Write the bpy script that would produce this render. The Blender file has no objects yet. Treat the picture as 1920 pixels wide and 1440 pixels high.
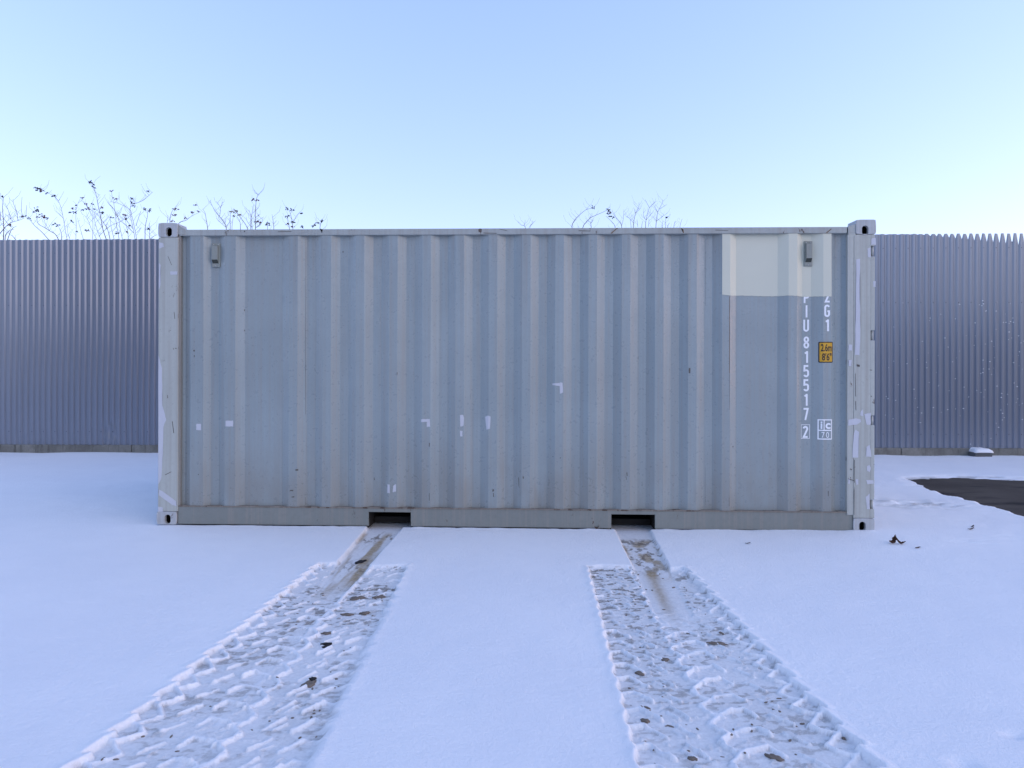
import bpy, bmesh, math, random
import numpy as np
from mathutils import Vector, Matrix
R = math.radians
rng = random.Random(7)
nrg = np.random.RandomState(11)
sc = bpy.context.scene
col = sc.collection

# ------------------------------------------------------------------ camera
F_PX, HZ, CAM_H, YAW = 1333.0, 690.0, 1.352, R(2.0)      # focal length in photo pixels, horizon row
CX, CD = 0.229, 5.997                                     # camera x and distance to the container front (y = 0)
cam = bpy.data.objects.new('camera', bpy.data.cameras.new('camera'))
col.objects.link(cam); sc.camera = cam
cam.data.sensor_width = 36; cam.data.lens = 36 * F_PX / 1920
cam.data.shift_y = -(720 - HZ) / 1920
cam.data.clip_start = 0.05; cam.data.clip_end = 2000
cam.location = (CX, -CD, CAM_H); cam.rotation_euler = (math.pi / 2, 0, YAW)

# ------------------------------------------------------------------ sky, sun, exposure
SUN_EL, SUN_AZ = R(9), R(90)          # low winter sun far to the right, azimuth measured from +Y towards +X
w = bpy.data.worlds.new("World"); sc.world = w; w.use_nodes = True
nt = w.node_tree; bg = nt.nodes['Background']
st = nt.nodes.new('ShaderNodeTexSky'); st.sky_type = 'NISHITA'; st.sun_disc = False
st.sun_elevation = SUN_EL; st.sun_rotation = SUN_AZ
st.air_density = 1.0; st.dust_density = 0.5; st.ozone_density = 2.0
sp = nt.nodes.new('ShaderNodeSeparateColor'); gm = nt.nodes.new('ShaderNodeCombineColor')      # softer contrast than the raw model, per channel
nt.links.new(st.outputs[0], sp.inputs[0])
for k_, e_ in enumerate((0.66, 0.60, 0.56)):
    pw = nt.nodes.new('ShaderNodeMath'); pw.operation = 'POWER'; pw.inputs[1].default_value = e_
    nt.links.new(sp.outputs[k_], pw.inputs[0]); nt.links.new(pw.outputs[0], gm.inputs[k_])
tn = nt.nodes.new('ShaderNodeMix'); tn.data_type = 'RGBA'; tn.blend_type = 'MULTIPLY'; tn.inputs[0].default_value = 1
tn.inputs[7].default_value = (0.91, 0.918, 1.28, 1)
nt.links.new(gm.outputs[0], tn.inputs[6]); nt.links.new(tn.outputs[2], bg.inputs[0])
bg.inputs[1].default_value = 0.575
sun = bpy.data.objects.new('sun', bpy.data.lights.new('sun', 'SUN')); col.objects.link(sun)
sun.data.energy = 0.70; sun.data.angle = R(40); sun.data.color = (1.0, 0.79, 0.57)
_a, _e = SUN_AZ + R(46), R(27)
_d = Vector((math.sin(_a) * math.cos(_e), math.cos(_a) * math.cos(_e), math.sin(_e)))
sun.rotation_euler = _d.to_track_quat('Z', 'Y').to_euler()
sc.view_settings.view_transform = 'Standard'; sc.view_settings.look = 'None'
sc.view_settings.exposure = 0.07; sc.view_settings.gamma = 1; sc.view_settings.use_curve_mapping = False

# ------------------------------------------------------------------ helpers
_s, _c = math.sin(YAW), math.cos(YAW)
def depth_on(u, Y):                       # optical depth of photo column u on the plane y = Y
    return (Y + CD) / (_c + (u - 960) / F_PX * _s)
def PX(u, Y):
    z = depth_on(u, Y); return CX + (u - 960) / F_PX * z * _c - z * _s
def PZ(u, v, Y):
    return CAM_H - (v - HZ) / F_PX * depth_on(u, Y)
def ground(u, v, gz=0.0):
    z = (CAM_H - gz) * F_PX / (v - HZ); xc = (u - 960) / F_PX * z
    return CX + xc * _c - z * _s, -CD + xc * _s + z * _c

def tag(o, label=None, cat=None, group=None, kind=None):
    if label: o['label'] = label
    if cat: o['category'] = cat
    if group: o['group'] = group
    if kind: o['kind'] = kind
    return o
def empty(name, loc=(0, 0, 0), rot=(0, 0, 0)):
    o = bpy.data.objects.new(name, None); o.empty_display_size = 0.1
    o.location = loc; o.rotation_euler = rot; col.objects.link(o); return o
def link(name, me, mat=None, parent=None):
    o = bpy.data.objects.new(name, me); col.objects.link(o)
    if mat is not None:
        me.materials.clear(); me.materials.append(mat)
    if parent: o.parent = parent
    return o
def bm_obj(name, bm, mat, parent=None, smooth=False):
    me = bpy.data.meshes.new(name)
    bmesh.ops.recalc_face_normals(bm, faces=bm.faces[:])
    bm.to_mesh(me); bm.free()
    if smooth: me.polygons.foreach_set('use_smooth', [True] * len(me.polygons))
    return link(name, me, mat, parent)
def box(bm, x0, x1, y0, y1, z0, z1, bev=0.0):
    b = bmesh.new()
    vs = [b.verts.new((x, y, z)) for x in (x0, x1) for y in (y0, y1) for z in (z0, z1)]
    for f in ((0, 1, 3, 2), (4, 6, 7, 5), (0, 4, 5, 1), (2, 3, 7, 6), (0, 2, 6, 4), (1, 5, 7, 3)):
        b.faces.new([vs[i] for i in f])
    if bev: bmesh.ops.bevel(b, geom=b.edges[:], offset=bev, segments=2, affect='EDGES', profile=0.5)
    me = bpy.data.meshes.new('tmp'); b.to_mesh(me); b.free(); bm.from_mesh(me); bpy.data.meshes.remove(me)
def prism(bm, pts, y0, y1):               # polygon in (x, z) extruded between two depths
    a = [bm.verts.new((x, y0, z)) for x, z in pts]; b = [bm.verts.new((x, y1, z)) for x, z in pts]
    n = len(pts); bm.faces.new(a); bm.faces.new(b[::-1])
    for i in range(n): bm.faces.new((a[i], b[i], b[(i + 1) % n], a[(i + 1) % n]))
def tube(bm, pts, r0, r1, sides=5):
    pts = [Vector(p) for p in pts]; rings = []
    for i, p in enumerate(pts):
        t = (pts[min(i + 1, len(pts) - 1)] - pts[max(i - 1, 0)]).normalized()
        a = t.orthogonal().normalized() if i == 0 else (a - t * a.dot(t)).normalized()
        b = t.cross(a); r = r0 + (r1 - r0) * i / max(1, len(pts) - 1)
        rings.append([bm.verts.new(p + (a * math.cos(k * 2 * math.pi / sides) + b * math.sin(k * 2 * math.pi / sides)) * r) for k in range(sides)])
    for A, B in zip(rings, rings[1:]):
        for k in range(sides): bm.faces.new((A[k], A[(k + 1) % sides], B[(k + 1) % sides], B[k]))
    bm.faces.new(rings[0][::-1]); bm.faces.new(rings[-1])

# smooth value noise on arrays
def vnoise(x, y, seed):
    x = np.asarray(x, float); y = np.asarray(y, float)
    xi = np.floor(x).astype(np.int64); yi = np.floor(y).astype(np.int64); fx = x - xi; fy = y - yi
    fx = fx * fx * (3 - 2 * fx); fy = fy * fy * (3 - 2 * fy)
    def h(a, b):
        n = (a * 374761393 + b * 668265263 + seed * 974711) & 0xffffffff
        n = ((n ^ (n >> 13)) * 1274126177) & 0xffffffff
        return ((n ^ (n >> 16)) & 0xffff) / 65535.0
    return (h(xi, yi) * (1 - fx) + h(xi + 1, yi) * fx) * (1 - fy) + (h(xi, yi + 1) * (1 - fx) + h(xi + 1, yi + 1) * fx) * fy
def fbm(x, y, seed, o=3):
    s = 0; a = 1; t = 0
    for k in range(o):
        s = s + a * vnoise(x * 2 ** k, y * 2 ** k, seed + k * 17); t += a; a *= 0.5
    return s / t
def sstep(a, b, x):
    t = np.clip((x - a) / (b - a), 0, 1); return t * t * (3 - 2 * t)

# ------------------------------------------------------------------ materials
def mat(name):
    m = bpy.data.materials.new(name); m.use_nodes = True
    return m, m.node_tree, m.node_tree.nodes['Principled BSDF']
def nd(t, k, **kw):
    n = t.nodes.new(k)
    for a, b in kw.items(): setattr(n, a, b)
    return n
def mixc(t, fac, a, b, mode='MIX'):
    n = nd(t, 'ShaderNodeMix', data_type='RGBA', blend_type=mode)
    for s, v in ((0, fac), (6, a), (7, b)):
        if isinstance(v, bpy.types.NodeSocket): t.links.new(v, n.inputs[s])
        else: n.inputs[s].default_value = v if s == 0 else (*v, 1)
    return n.outputs[2]
def noise(t, vec, scale, detail=4, rough=0.6, stretch=None):
    if stretch:
        mp = nd(t, 'ShaderNodeMapping'); mp.inputs['Scale'].default_value = stretch
        t.links.new(vec, mp.inputs[0]); vec = mp.outputs[0]
    n = nd(t, 'ShaderNodeTexNoise'); n.inputs['Scale'].default_value = scale
    n.inputs['Detail'].default_value = detail; n.inputs['Roughness'].default_value = rough
    t.links.new(vec, n.inputs['Vector']); return n.outputs['Fac']
def ramp(t, fac, a, b, va=0.0, vb=1.0):
    n = nd(t, 'ShaderNodeMapRange'); n.interpolation_type = 'SMOOTHSTEP'
    n.inputs[1].default_value = a; n.inputs[2].default_value = b; n.inputs[3].default_value = va; n.inputs[4].default_value = vb
    t.links.new(fac, n.inputs[0]); return n.outputs[0]
def mul(t, a, b):
    n = nd(t, 'ShaderNodeMath', operation='MULTIPLY')
    for i, v in enumerate((a, b)):
        if isinstance(v, bpy.types.NodeSocket): t.links.new(v, n.inputs[i])
        else: n.inputs[i].default_value = v
    return n.outputs[0]
def bump(t, p, h, strength, dist):
    b = nd(t, 'ShaderNodeBump'); b.inputs['Strength'].default_value = strength; b.inputs['Distance'].default_value = dist
    t.links.new(h, b.inputs['Height']); t.links.new(b.outputs[0], p.inputs['Normal'])
def plain(name, c, rough=0.6, spec=0.5, metal=0.0, var=0.0, scale=8.0):
    m, t, p = mat(name)
    p.inputs['Roughness'].default_value = rough; p.inputs['Specular IOR Level'].default_value = spec; p.inputs['Metallic'].default_value = metal
    if var:
        co = nd(t, 'ShaderNodeTexCoord').outputs['Object']
        f = noise(t, co, scale, 5)
        t.links.new(mixc(t, f, tuple(v * (1 - var) for v in c), tuple(min(1, v * (1 + var)) for v in c)), p.inputs['Base Color'])
    else: p.inputs['Base Color'].default_value = (*c, 1)
    return m

def painted_steel(name, c, dirt=0.5, chips=0.62, rough=0.5, low=0.0, top=0.0):
    """weathered container paint: mottling, rain streaks, grime, chips with bare rust"""
    m, t, p = mat(name)
    co = nd(t, 'ShaderNodeTexCoord').outputs['Object']
    sep = nd(t, 'ShaderNodeSeparateXYZ'); t.links.new(co, sep.inputs[0]); z = sep.outputs['Z']
    big = noise(t, co, 1.3, 4)
    streak = noise(t, co, 1.0, 5, 0.65, (38, 38, 0.55))
    fine = noise(t, co, 30, 5, 0.7)
    c1 = mixc(t, ramp(t, big, 0.3, 0.7), tuple(v * 0.94 for v in c), tuple(v * 1.05 for v in c))
    c2 = mixc(t, mul(t, ramp(t, streak, 0.42, 0.72), dirt * 0.42), c1, (0.30, 0.27, 0.23))
    c2 = mixc(t, mul(t, ramp(t, streak, 0.5, 0.25), dirt * 0.25), c2, tuple(min(1, v * 1.22) for v in c))
    c3 = mixc(t, mul(t, ramp(t, fine, 0.45, 0.75), dirt * 0.22), c2, tuple(v * 0.72 for v in c))
    if low:   # grime splashed up from the ground and run-off under the roof rail
        g = ramp(t, z, 0.16, 0.16 + low, 1.0, 0.0); g = mul(t, g, ramp(t, noise(t, co, 5, 4, 0.6, (1, 1, 0.35)), 0.3, 0.7, 0.2, 1.0))
        c3 = mixc(t, mul(t, g, 0.6), c3, (0.22, 0.205, 0.175))
    if top:
        g = ramp(t, z, 2.53 - top, 2.53, 0.0, 1.0); g = mul(t, g, ramp(t, noise(t, co, 1, 4, 0.6, (30, 30, 1.2)), 0.4, 0.7))
        c3 = mixc(t, mul(t, g, 0.35), c3, (0.23, 0.21, 0.18))
    ch = noise(t, co, 17, 6, 0.7, (1, 1, 0.45)); gate = ramp(t, noise(t, co, 2.3, 2), 0.45, 0.62)
    chip = mul(t, ramp(t, ch, chips, chips + 0.035), gate)
    t.links.new(mixc(t, chip, c3, (0.075, 0.045, 0.03)), p.inputs['Base Color'])
    t.links.new(ramp(t, fine, 0.3, 0.8, rough - 0.08, rough + 0.16), p.inputs['Roughness'])
    p.inputs['Specular IOR Level'].default_value = 0.6
    bump(t, p, noise(t, co, 3.2, 3), 0.2, 0.02)
    return m

PAINT = (0.277, 0.326, 0.338)
M = {}
M['panel'] = painted_steel('container_panel_paint', PAINT, 0.95, 0.705, 0.33, low=0.75, top=0.5)
M['frame'] = painted_steel('container_frame_paint', (0.420, 0.437, 0.400), 1.1, 0.62, 0.5)
M['rail'] = painted_steel('container_rail_paint', (0.36, 0.385, 0.365), 1.1, 0.60, 0.5)
M['sill'] = painted_steel('container_sill_paint', (0.200, 0.216, 0.200), 1.1, 0.63, 0.5)
M['casting'] = painted_steel('casting_paint', (0.43, 0.45, 0.46), 1.1, 0.60, 0.55)
M['rustlip'] = painted_steel('rusty_lip', (0.20, 0.175, 0.145), 1.2, 0.52, 0.7)
M['strip_paint'] = painted_steel('dark_strip_paint', (0.235, 0.23, 0.21), 1.0, 0.66, 0.6)
M['patch'] = plain('fresh_cream_paint', (0.60, 0.60, 0.49), 0.42, 0.5, var=0.03, scale=3)
M['touch'] = plain('white_touch_up_paint', (0.53, 0.54, 0.58), 0.5, 0.5, var=0.06, scale=20)
M['letter'] = plain('white_lettering', (0.86, 0.87, 0.88), 0.5)
M['yellow'] = plain('yellow_sign_film', (0.62, 0.33, 0.02), 0.4, var=0.05)
M['black'] = plain('black_print', (0.022, 0.018, 0.018), 0.5)
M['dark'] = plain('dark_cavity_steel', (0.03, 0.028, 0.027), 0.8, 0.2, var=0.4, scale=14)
M['vent'] = painted_steel('vent_plastic', (0.25, 0.27, 0.24), 0.7, 0.68, 0.55)
M['ventdark'] = plain('vent_opening', (0.06, 0.065, 0.055), 0.8, 0.3, var=0.3)
M['floor'] = plain('timber_floor', (0.12, 0.07, 0.04), 0.8, var=0.3)
M['bark'] = plain('twig_bark', (0.15, 0.085, 0.068), 0.8, 0.2, var=0.35, scale=30)
M['leafdark'] = plain('withered_dark_leaf', (0.035, 0.036, 0.045), 0.75, 0.25, var=0.45, scale=25)
M['leafbrown'] = plain('withered_brown_leaf', (0.16, 0.09, 0.085), 0.75, 0.25, var=0.4, scale=25)
M['leafolive'] = plain('withered_olive_leaf', (0.24, 0.19, 0.07), 0.75, 0.25, var=0.4, scale=25)
M['oak'] = plain('dry_oak_leaf', (0.075, 0.032, 0.016), 0.7, 0.3, var=0.5, scale=40)
M['mud'] = plain('frozen_mud', (0.175, 0.142, 0.115), 0.8, 0.3, var=0.5, scale=40)
M['rubber'] = plain('black_mud', (0.022, 0.021, 0.022), 0.75, 0.3, var=0.4, scale=40)
M['screw'] = plain('screw_head', (0.07, 0.08, 0.11), 0.4, 0.5, 0.6)
M['boxwood'] = plain('grey_box_side', (0.10, 0.105, 0.11), 0.75, 0.3, var=0.35, scale=9)
M['post'] = plain('galvanised_post', (0.32, 0.33, 0.34), 0.45, 0.5, 0.7, var=0.15)

# fence sheet: coated corrugated steel
m, t, p = mat('coated_fence_steel'); M['fence'] = m
co = nd(t, 'ShaderNodeTexCoord').outputs['Object']
f1 = noise(t, co, 0.5, 2); f2 = noise(t, co, 1, 4, 0.6, (22, 22, 0.5))
a = mixc(t, ramp(t, f1, 0.3, 0.7), (0.228, 0.255, 0.312), (0.248, 0.276, 0.335))
a = mixc(t, mul(t, ramp(t, f2, 0.45, 0.75), 0.22), a, (0.185, 0.20, 0.245))
t.links.new(a, p.inputs['Base Color']); p.inputs['Specular IOR Level'].default_value = 0.6; p.inputs['Metallic'].default_value = 0.55
p.inputs['Roughness'].default_value = 0.30

# concrete plinth
m, t, p = mat('plinth_concrete'); M['concrete'] = m
co = nd(t, 'ShaderNodeTexCoord').outputs['Object']
a = mixc(t, ramp(t, noise(t, co, 2.2, 6, 0.7), 0.3, 0.7), (0.13, 0.128, 0.115), (0.235, 0.232, 0.212))
a = mixc(t, ramp(t, noise(t, co, 1, 5, 0.7, (14, 14, 1.5)), 0.52, 0.68), a, (0.075, 0.075, 0.062))
a = mixc(t, mul(t, ramp(t, noise(t, co, 45, 4, 0.7), 0.5, 0.7), 0.5), a, (0.10, 0.095, 0.08))
t.links.new(a, p.inputs['Base Color']); p.inputs['Roughness'].default_value = 0.9
bump(t, p, noise(t, co, 35, 5, 0.7), 0.5, 0.01)

# snow with packed tyre prints, smeared mud and scattered grit
m, t, p = mat('snow'); M['snow'] = m
co = nd(t, 'ShaderNodeTexCoord').outputs['Object']
def attr(n):
    a = nd(t, 'ShaderNodeAttribute'); a.attribute_name = n; return a.outputs['Fac']
packed, stain, grit = attr('packed'), attr('stain'), attr('grit')
big = noise(t, co, 0.9, 4); g1 = noise(t, co, 160, 4, 0.7); g2 = noise(t, co, 52, 5, 0.65)
a = mixc(t, ramp(t, big, 0.3, 0.7), (0.83, 0.845, 0.875), (0.875, 0.885, 0.905))
a = mixc(t, packed, a, mixc(t, ramp(t, g2, 0.35, 0.65), (0.73, 0.73, 0.74), (0.82, 0.82, 0.83)))
a = mixc(t, mul(t, stain, ramp(t, noise(t, co, 22, 5, 0.7), 0.25, 0.6, 0.55, 1.0)), a, mixc(t, ramp(t, g2, 0.3, 0.7), (0.33, 0.245, 0.145), (0.45, 0.35, 0.23)))
a = mixc(t, mul(t, grit, ramp(t, g1, 0.3, 0.55, 0.45, 1.0)), a, mixc(t, g2, (0.11, 0.085, 0.065), (0.22, 0.185, 0.15)))
t.links.new(a, p.inputs['Base Color'])
rr = nd(t, 'ShaderNodeMapRange'); rr.inputs[3].default_value = 0.8; rr.inputs[4].default_value = 0.5; t.links.new(packed, rr.inputs[0]); t.links.new(rr.outputs[0], p.inputs['Roughness'])
p.inputs['Specular IOR Level'].default_value = 0.3
b1 = nd(t, 'ShaderNodeBump'); b1.inputs['Strength'].default_value = 0.7; b1.inputs['Distance'].default_value = 0.004; t.links.new(g1, b1.inputs['Height'])
b2 = nd(t, 'ShaderNodeBump'); b2.inputs['Strength'].default_value = 0.42; b2.inputs['Distance'].default_value = 0.014; t.links.new(g2, b2.inputs['Height'])
t.links.new(b1.outputs[0], b2.inputs['Normal']); t.links.new(b2.outputs[0], p.inputs['Normal'])

# asphalt
m, t, p = mat('asphalt'); M['asphalt'] = m
co = nd(t, 'ShaderNodeTexCoord').outputs['Object']
a = mixc(t, ramp(t, noise(t, co, 1.1, 5), 0.3, 0.7), (0.054, 0.045, 0.038), (0.092, 0.078, 0.065))
a = mixc(t, ramp(t, noise(t, co, 1.4, 4, 0.6, (0.5, 1.6, 1)), 0.56, 0.7), a, (0.022, 0.020, 0.020))
a = mixc(t, mul(t, ramp(t, noise(t, co, 120, 3), 0.55, 0.7), 0.6), a, (0.10, 0.09, 0.08))
t.links.new(a, p.inputs['Base Color']); p.inputs['Roughness'].default_value = 0.92; p.inputs['Specular IOR Level'].default_value = 0.25
bump(t, p, noise(t, co, 150, 3), 0.6, 0.006)

# ------------------------------------------------------------------ ground: asphalt below, snow sheet above
me = bpy.data.meshes.new('asphalt'); S = 220
me.from_pydata([(-S, -S, -0.034), (S, -S, -0.034), (S, S, -0.034), (-S, S, -0.034)], [], [(0, 1, 2, 3)])
tag(link('asphalt', me, M['asphalt']), kind='structure')

def lines(segs):
    out = []
    for a, b, d in segs:
        n = max(1, int(round((b - a) / d))); out += list(np.linspace(a, b, n, endpoint=False))
    return np.array(out + [segs[-1][1]])
def grow(a, b, d0):        # coarse lines outwards
    out = []; x = a; d = d0; s = 1 if b > a else -1
    while abs(x - b) > d: x += s * d; d *= 1.35; out.append(x)
    out.append(b); return out
gx = lines([(-6, -1.95, 0.035), (-1.95, -0.62, 0.0052), (-0.62, 0.36, 0.025), (0.36, 1.62, 0.0052), (1.62, 3.0, 0.03), (3.0, 8.2, 0.024), (8.2, 11, 0.06)])
gx = np.array(sorted(grow(-6, -S, .06)) + list(gx) + grow(11, S, .1))
gy = lines([(-6.6, -3.75, 0.03), (-3.75, -0.02, 0.0062), (-0.02, 4.6, 0.024), (4.6, 5.4, 0.03)])
gy = np.array(sorted(grow(-6.6, -S, .06)) + list(gy) + grow(5.4, S, .06))
NX, NY = len(gx), len(gy)
X, Y = np.meshgrid(gx, gy); X = X.astype(np.float64); Y = Y.astype(np.float64)
fine = ((np.abs(X) < 13) & (Y > -8) & (Y < 6.5)).astype(float)
H = 0.012 * (fbm(X * 0.8, Y * 0.8, 3, 3) - 0.5) + 0.0045 * (fbm(X * 7, Y * 7, 5, 3) - 0.5) * fine
H += 0.0022 * (fbm(X * 38, Y * 38, 9, 2) - 0.5) * fine
H *= np.where(Y > 0.1, 1.6, 1.0)
packed = np.zeros_like(H); stain = np.zeros_like(H); grit = np.zeros_like(H)
# drift along the plinth
fence_y = 5.18
H += 0.022 * np.exp(-((fence_y - Y) / 0.30) ** 2) * (fbm(X * 0.9, Y * 0 + 1, 21, 3) - 0.45) * 2 * (Y < fence_y)
# under the container the snow is pressed down
foot = sstep(-3.05, -3.0, X) * sstep(3.05, 3.0, X) * sstep(0.01, 0.05, Y) * sstep(2.46, 2.40, Y)
H = H * (1 - foot) - 0.028 * foot
lipn = np.exp(-((Y + 0.004) / 0.028) ** 2) * (np.abs(X) < 3.03)
H += lipn * (0.011 * fbm(X * 9, Y * 3, 33, 3) - 0.003)

def segdist(px, py, ax, ay, bx, by):
    dx, dy = bx - ax, by - ay; L = dx * dx + dy * dy + 1e-12
    q = np.clip(((px - ax) * dx + (py - ay) * dy) / L, 0, 1)
    return np.hypot(px - ax - q * dx, py - ay - q * dy), q

def track(E0, E1, mid, ytop, seed, slot, flip):
    """tyre lane between edge lines E0 (left) and E1 (right): each ((x at ytop), (x at y=-3.6)); two tyre prints with lugs"""
    global H, packed, stain, grit
    sub = (X > min(E0) - 0.12) & (X < max(E1) + 0.12) & (Y < 0.15) & (Y > -7)
    x, y = X[sub], Y[sub]
    def ln(e): return e[0] + (e[1] - e[0]) * (y - ytop) / (-3.6 - ytop)
    wx = x + 0.014 * (fbm(x * 13, y * 13, seed, 3) - 0.5); wy = y + 0.026 * (fbm(x * 9, y * 9, seed + 5, 3) - 0.5)
    xl, xr, xm = ln(E0), ln(E1), ln(mid)
    P = 0.142
    tt = wy / P
    # scalloped outer edges: each lug bites into the bank
    ph = tt - np.floor(tt)
    nearc = sstep(-1.5, -2.7, y)
    if flip == 0:      # saw-toothed outer bank on the outside of each lane, straight wall on the inside
        le = xl + 0.004 + 0.036 * ph ** 1.3; re = xr - 0.010 + 0.014 * np.abs(np.sin(math.pi * (tt + 0.37)))
    else:
        le = xl + 0.010 - 0.014 * np.abs(np.sin(math.pi * (tt + 0.37))); re = xr - 0.004 - 0.036 * ph ** 1.3
    din = np.minimum(wx - le, re - wx)
    end = ytop + 0.05 * (fbm(x * 7, y * 0, seed + 9, 3) - 0.5) + 0.03 * np.sin((x - xl) * 9)
    inside = sstep(-0.006, 0.008, din) * sstep(0.015, -0.03, wy - end)
    # snow squeezed up between the tyre lugs: hooks and short diagonals, metres across the lane / along it
    q_ = (wx - xl) if flip == 0 else (xr - wx)
    q_ = q_ * 0.76 / np.maximum(xr - xl, 0.3)
    RG = [([(0.00, 0.00), (0.06, -0.055), (0.115, -0.12), (0.09, -0.155), (0.04, -0.185)], 0.012, 1.0),
          ([(0.165, -0.105), (0.220, -0.030)], 0.009, 0.75), ([(0.275, -0.05), (0.305, 0.010), (0.39, -0.020), (0.455, -0.095), (0.45, -0.150), (0.395, -0.190)], 0.012, 1.0),
          ([(0.425, -0.045), (0.465, 0.028)], 0.010, 0.9), ([(0.525, -0.215), (0.580, -0.130)], 0.009, 0.8), ([(0.60, -0.03), (0.565, -0.075)], 0.008, 0.6),
          ([(0.635, -0.365), (0.70, -0.280), (0.76, -0.300)], 0.012, 1.0)]
    ridge = np.zeros_like(x)
    for pl, wd, hh in RG:
        for k in range(-2, 4):
            t0 = np.floor(tt) + k
            for (ax, ay), (bx, by) in zip(pl, pl[1:]):
                d, _q = segdist(q_, wy - t0 * P, ax, ay, bx, by)
                ridge = np.maximum(ridge, hh * np.clip(1.25 - (d / (wd * 0.78)) ** 2, 0, 1))
    brk = sstep(0.36, 0.52, fbm(x * 10, y * 10, seed + 20, 3))
    keep = (0.05 + 0.45 * nearc) + (0.95 - 0.45 * nearc) * brk
    ridge *= keep * (0.75 + 0.5 * fbm(x * 4, y * 4, seed + 3, 2)) * (0.60 + 0.40 * nearc)
    xmw = wx - xm
    mrid = sstep(0.020, 0.006, np.abs(xmw)) * sstep(0.40, 0.55, fbm(x * 7, y * 7, seed + 31, 2)) * (1 - 0.8 * nearc)
    ridge = np.maximum(ridge, mrid * 0.9)
    floor_z = -0.022 + 0.0022 * (fbm(x * 14, y * 14, seed + 2, 3) - 0.5)
    crumbs = sstep(0.66, 0.74, fbm(x * 34, y * 34, seed + 44, 3)) * 0.006 * (0.4 + 0.6 * fbm(x * 5, y * 5, seed + 45, 2))
    hz = floor_z + ridge * 0.0165 + crumbs
    rim = np.exp(-((din + 0.012) / 0.020) ** 2) * sstep(0.05, -0.05, wy - end) * 0.007 * (0.3 + fbm(x * 14, y * 14, seed + 50, 2))
    h0 = H[sub]; h1 = h0 * (1 - inside) + hz * inside + rim * (1 - inside)
    pk = inside * (1 - np.clip(ridge * 2.2, 0, 1)) * 0.95
    # grit and frozen mud left on the flats, streaked across the lane
    gn = fbm(x * 26 + y * 5, y * 52 - x * 8, seed + 60, 4); gate = fbm(x * 4.5, y * 6, seed + 61, 3)
    gr = sstep(0.53, 0.64, gn) * sstep(0.36 - 0.07 * flip, 0.58 - 0.06 * flip, gate) * pk
    fade = 0.42 + 0.5 * sstep(-3.4, -1.4, y)
    gr = gr * fade + pk * 0.09 * sstep(0.42, 0.68, gate)
    # fork slot: smooth scraped channel running out from the pocket
    sx0, sx1, xe0, xe1, yend = slot
    fr = (y - 0.0) / (yend - 0.0)
    a0 = sx0 + (xe0 - sx0) * fr; a1 = sx1 + (xe1 - sx1) * fr
    sw = x + 0.010 * (fbm(x * 12, y * 9, seed + 70, 3) - 0.5)
    sl = sstep(-0.014, 0.012, np.minimum(sw - a0, a1 - sw)) * (fr < 1.3)
    edgefade = np.where(y < ytop, sstep(1.08, 0.75, fr), 1.0)
    sl = sl * edgefade
    srf = -0.026 + 0.004 * (fbm(x * 4, y * 2, seed + 71, 3) - 0.5) + 0.003 * (fbm(x * 30, y * 20, seed + 72, 3) - 0.5)
    h1 = h1 * (1 - sl) + srf * sl
    pk = np.maximum(pk * (1 - sl), sl)
    gr = gr * (1 - sl)
    H[sub] = h1; packed[sub] = np.maximum(packed[sub], pk); grit[sub] = np.maximum(grit[sub], gr)
    return sub, x, y, sl, a0, a1, fr

def gl(u, v): return ground(u, v, -0.02)
def lane(pa, pb, ytop):      # x of the ground line through two photo points at ytop and at -3.6
    (x0, y0), (x1, y1) = gl(*pa), gl(*pb); k = (x1 - x0) / (y1 - y0)
    return x0 + k * (ytop - y0), x0 + k * (-3.6 - y0)
YT = gl(700, 1062)[1]
def slotdef(p):              # four photo points: near pocket left/right, far end left/right
    (a, ya), (b, yb), (c, yc), (d, yd) = [gl(*q) for q in p]
    ye = (yc + yd) / 2
    k0 = (c - a) / (yc - ya); k1 = (d - b) / (yd - yb)
    return a - k0 * ya, b - k1 * yb, a + k0 * (ye - ya), b + k1 * (ye - yb), ye
sub, x, y, sl, a0, a1, fr = track(lane((588, 1065), (132, 1440), YT), lane((762, 1070), (578, 1440), YT), lane((688, 1075), (330, 1440), YT), YT, 101,
                                   slotdef(((690, 992), (755, 992), (575, 1130), (632, 1130))), 0)
q = (x - a0) / (a1 - a0 + 1e-6)
sm = sstep(0.38, 0.62, fbm(q * 3.0, y * 1.6 + 7, 301, 4)) * 0.95 * sstep(0.03, 0.12, fr) * sstep(1.15, 0.85, fr)
sm = sm + 0.5 * np.exp(-((q - 0.72) / 0.22) ** 2) * sstep(0.55, 0.8, fr) * sstep(1.15, 0.9, fr)
stain[sub] = np.maximum(stain[sub], sl * np.clip(sm, 0, 1))
g2 = sl * sstep(0.58, 0.72, fbm(q * 9, y * 10, 302, 4)) * np.exp(-((fr - 0.16) / 0.10) ** 2) * 0.9
g2 += sl * sstep(0.6, 0.75, fbm(q * 9, y * 14, 303, 4)) * np.exp(-((fr - 0.62) / 0.10) ** 2) * 0.8
grit[sub] = np.maximum(grit[sub], g2)
YT2 = gl(1190, 1068)[1]
sub, x, y, sl, a0, a1, fr = track(lane((1103, 1070), (1196, 1440), YT2), lane((1290, 1070), (1652, 1440), YT2), lane((1196, 1075), (1400, 1440), YT2), YT2, 202,
                                   slotdef(((1152, 992), (1216, 992), (1250, 1195), (1318, 1195))), 1)
q = (x - a0) / (a1 - a0 + 1e-6)
sm = 0.95 * sstep(0.36, 0.58, fbm(q * 4, y * 5, 311, 5)) * sstep(0.08, 0.16, fr) * sstep(0.62, 0.45, fr)
sm = sm + 0.75 * np.exp(-((q - 0.42) / 0.18) ** 2) * sstep(0.45, 0.55, fr) * sstep(1.02, 0.7, fr)
stain[sub] = np.maximum(stain[sub], sl * np.clip(sm, 0, 1))
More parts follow.
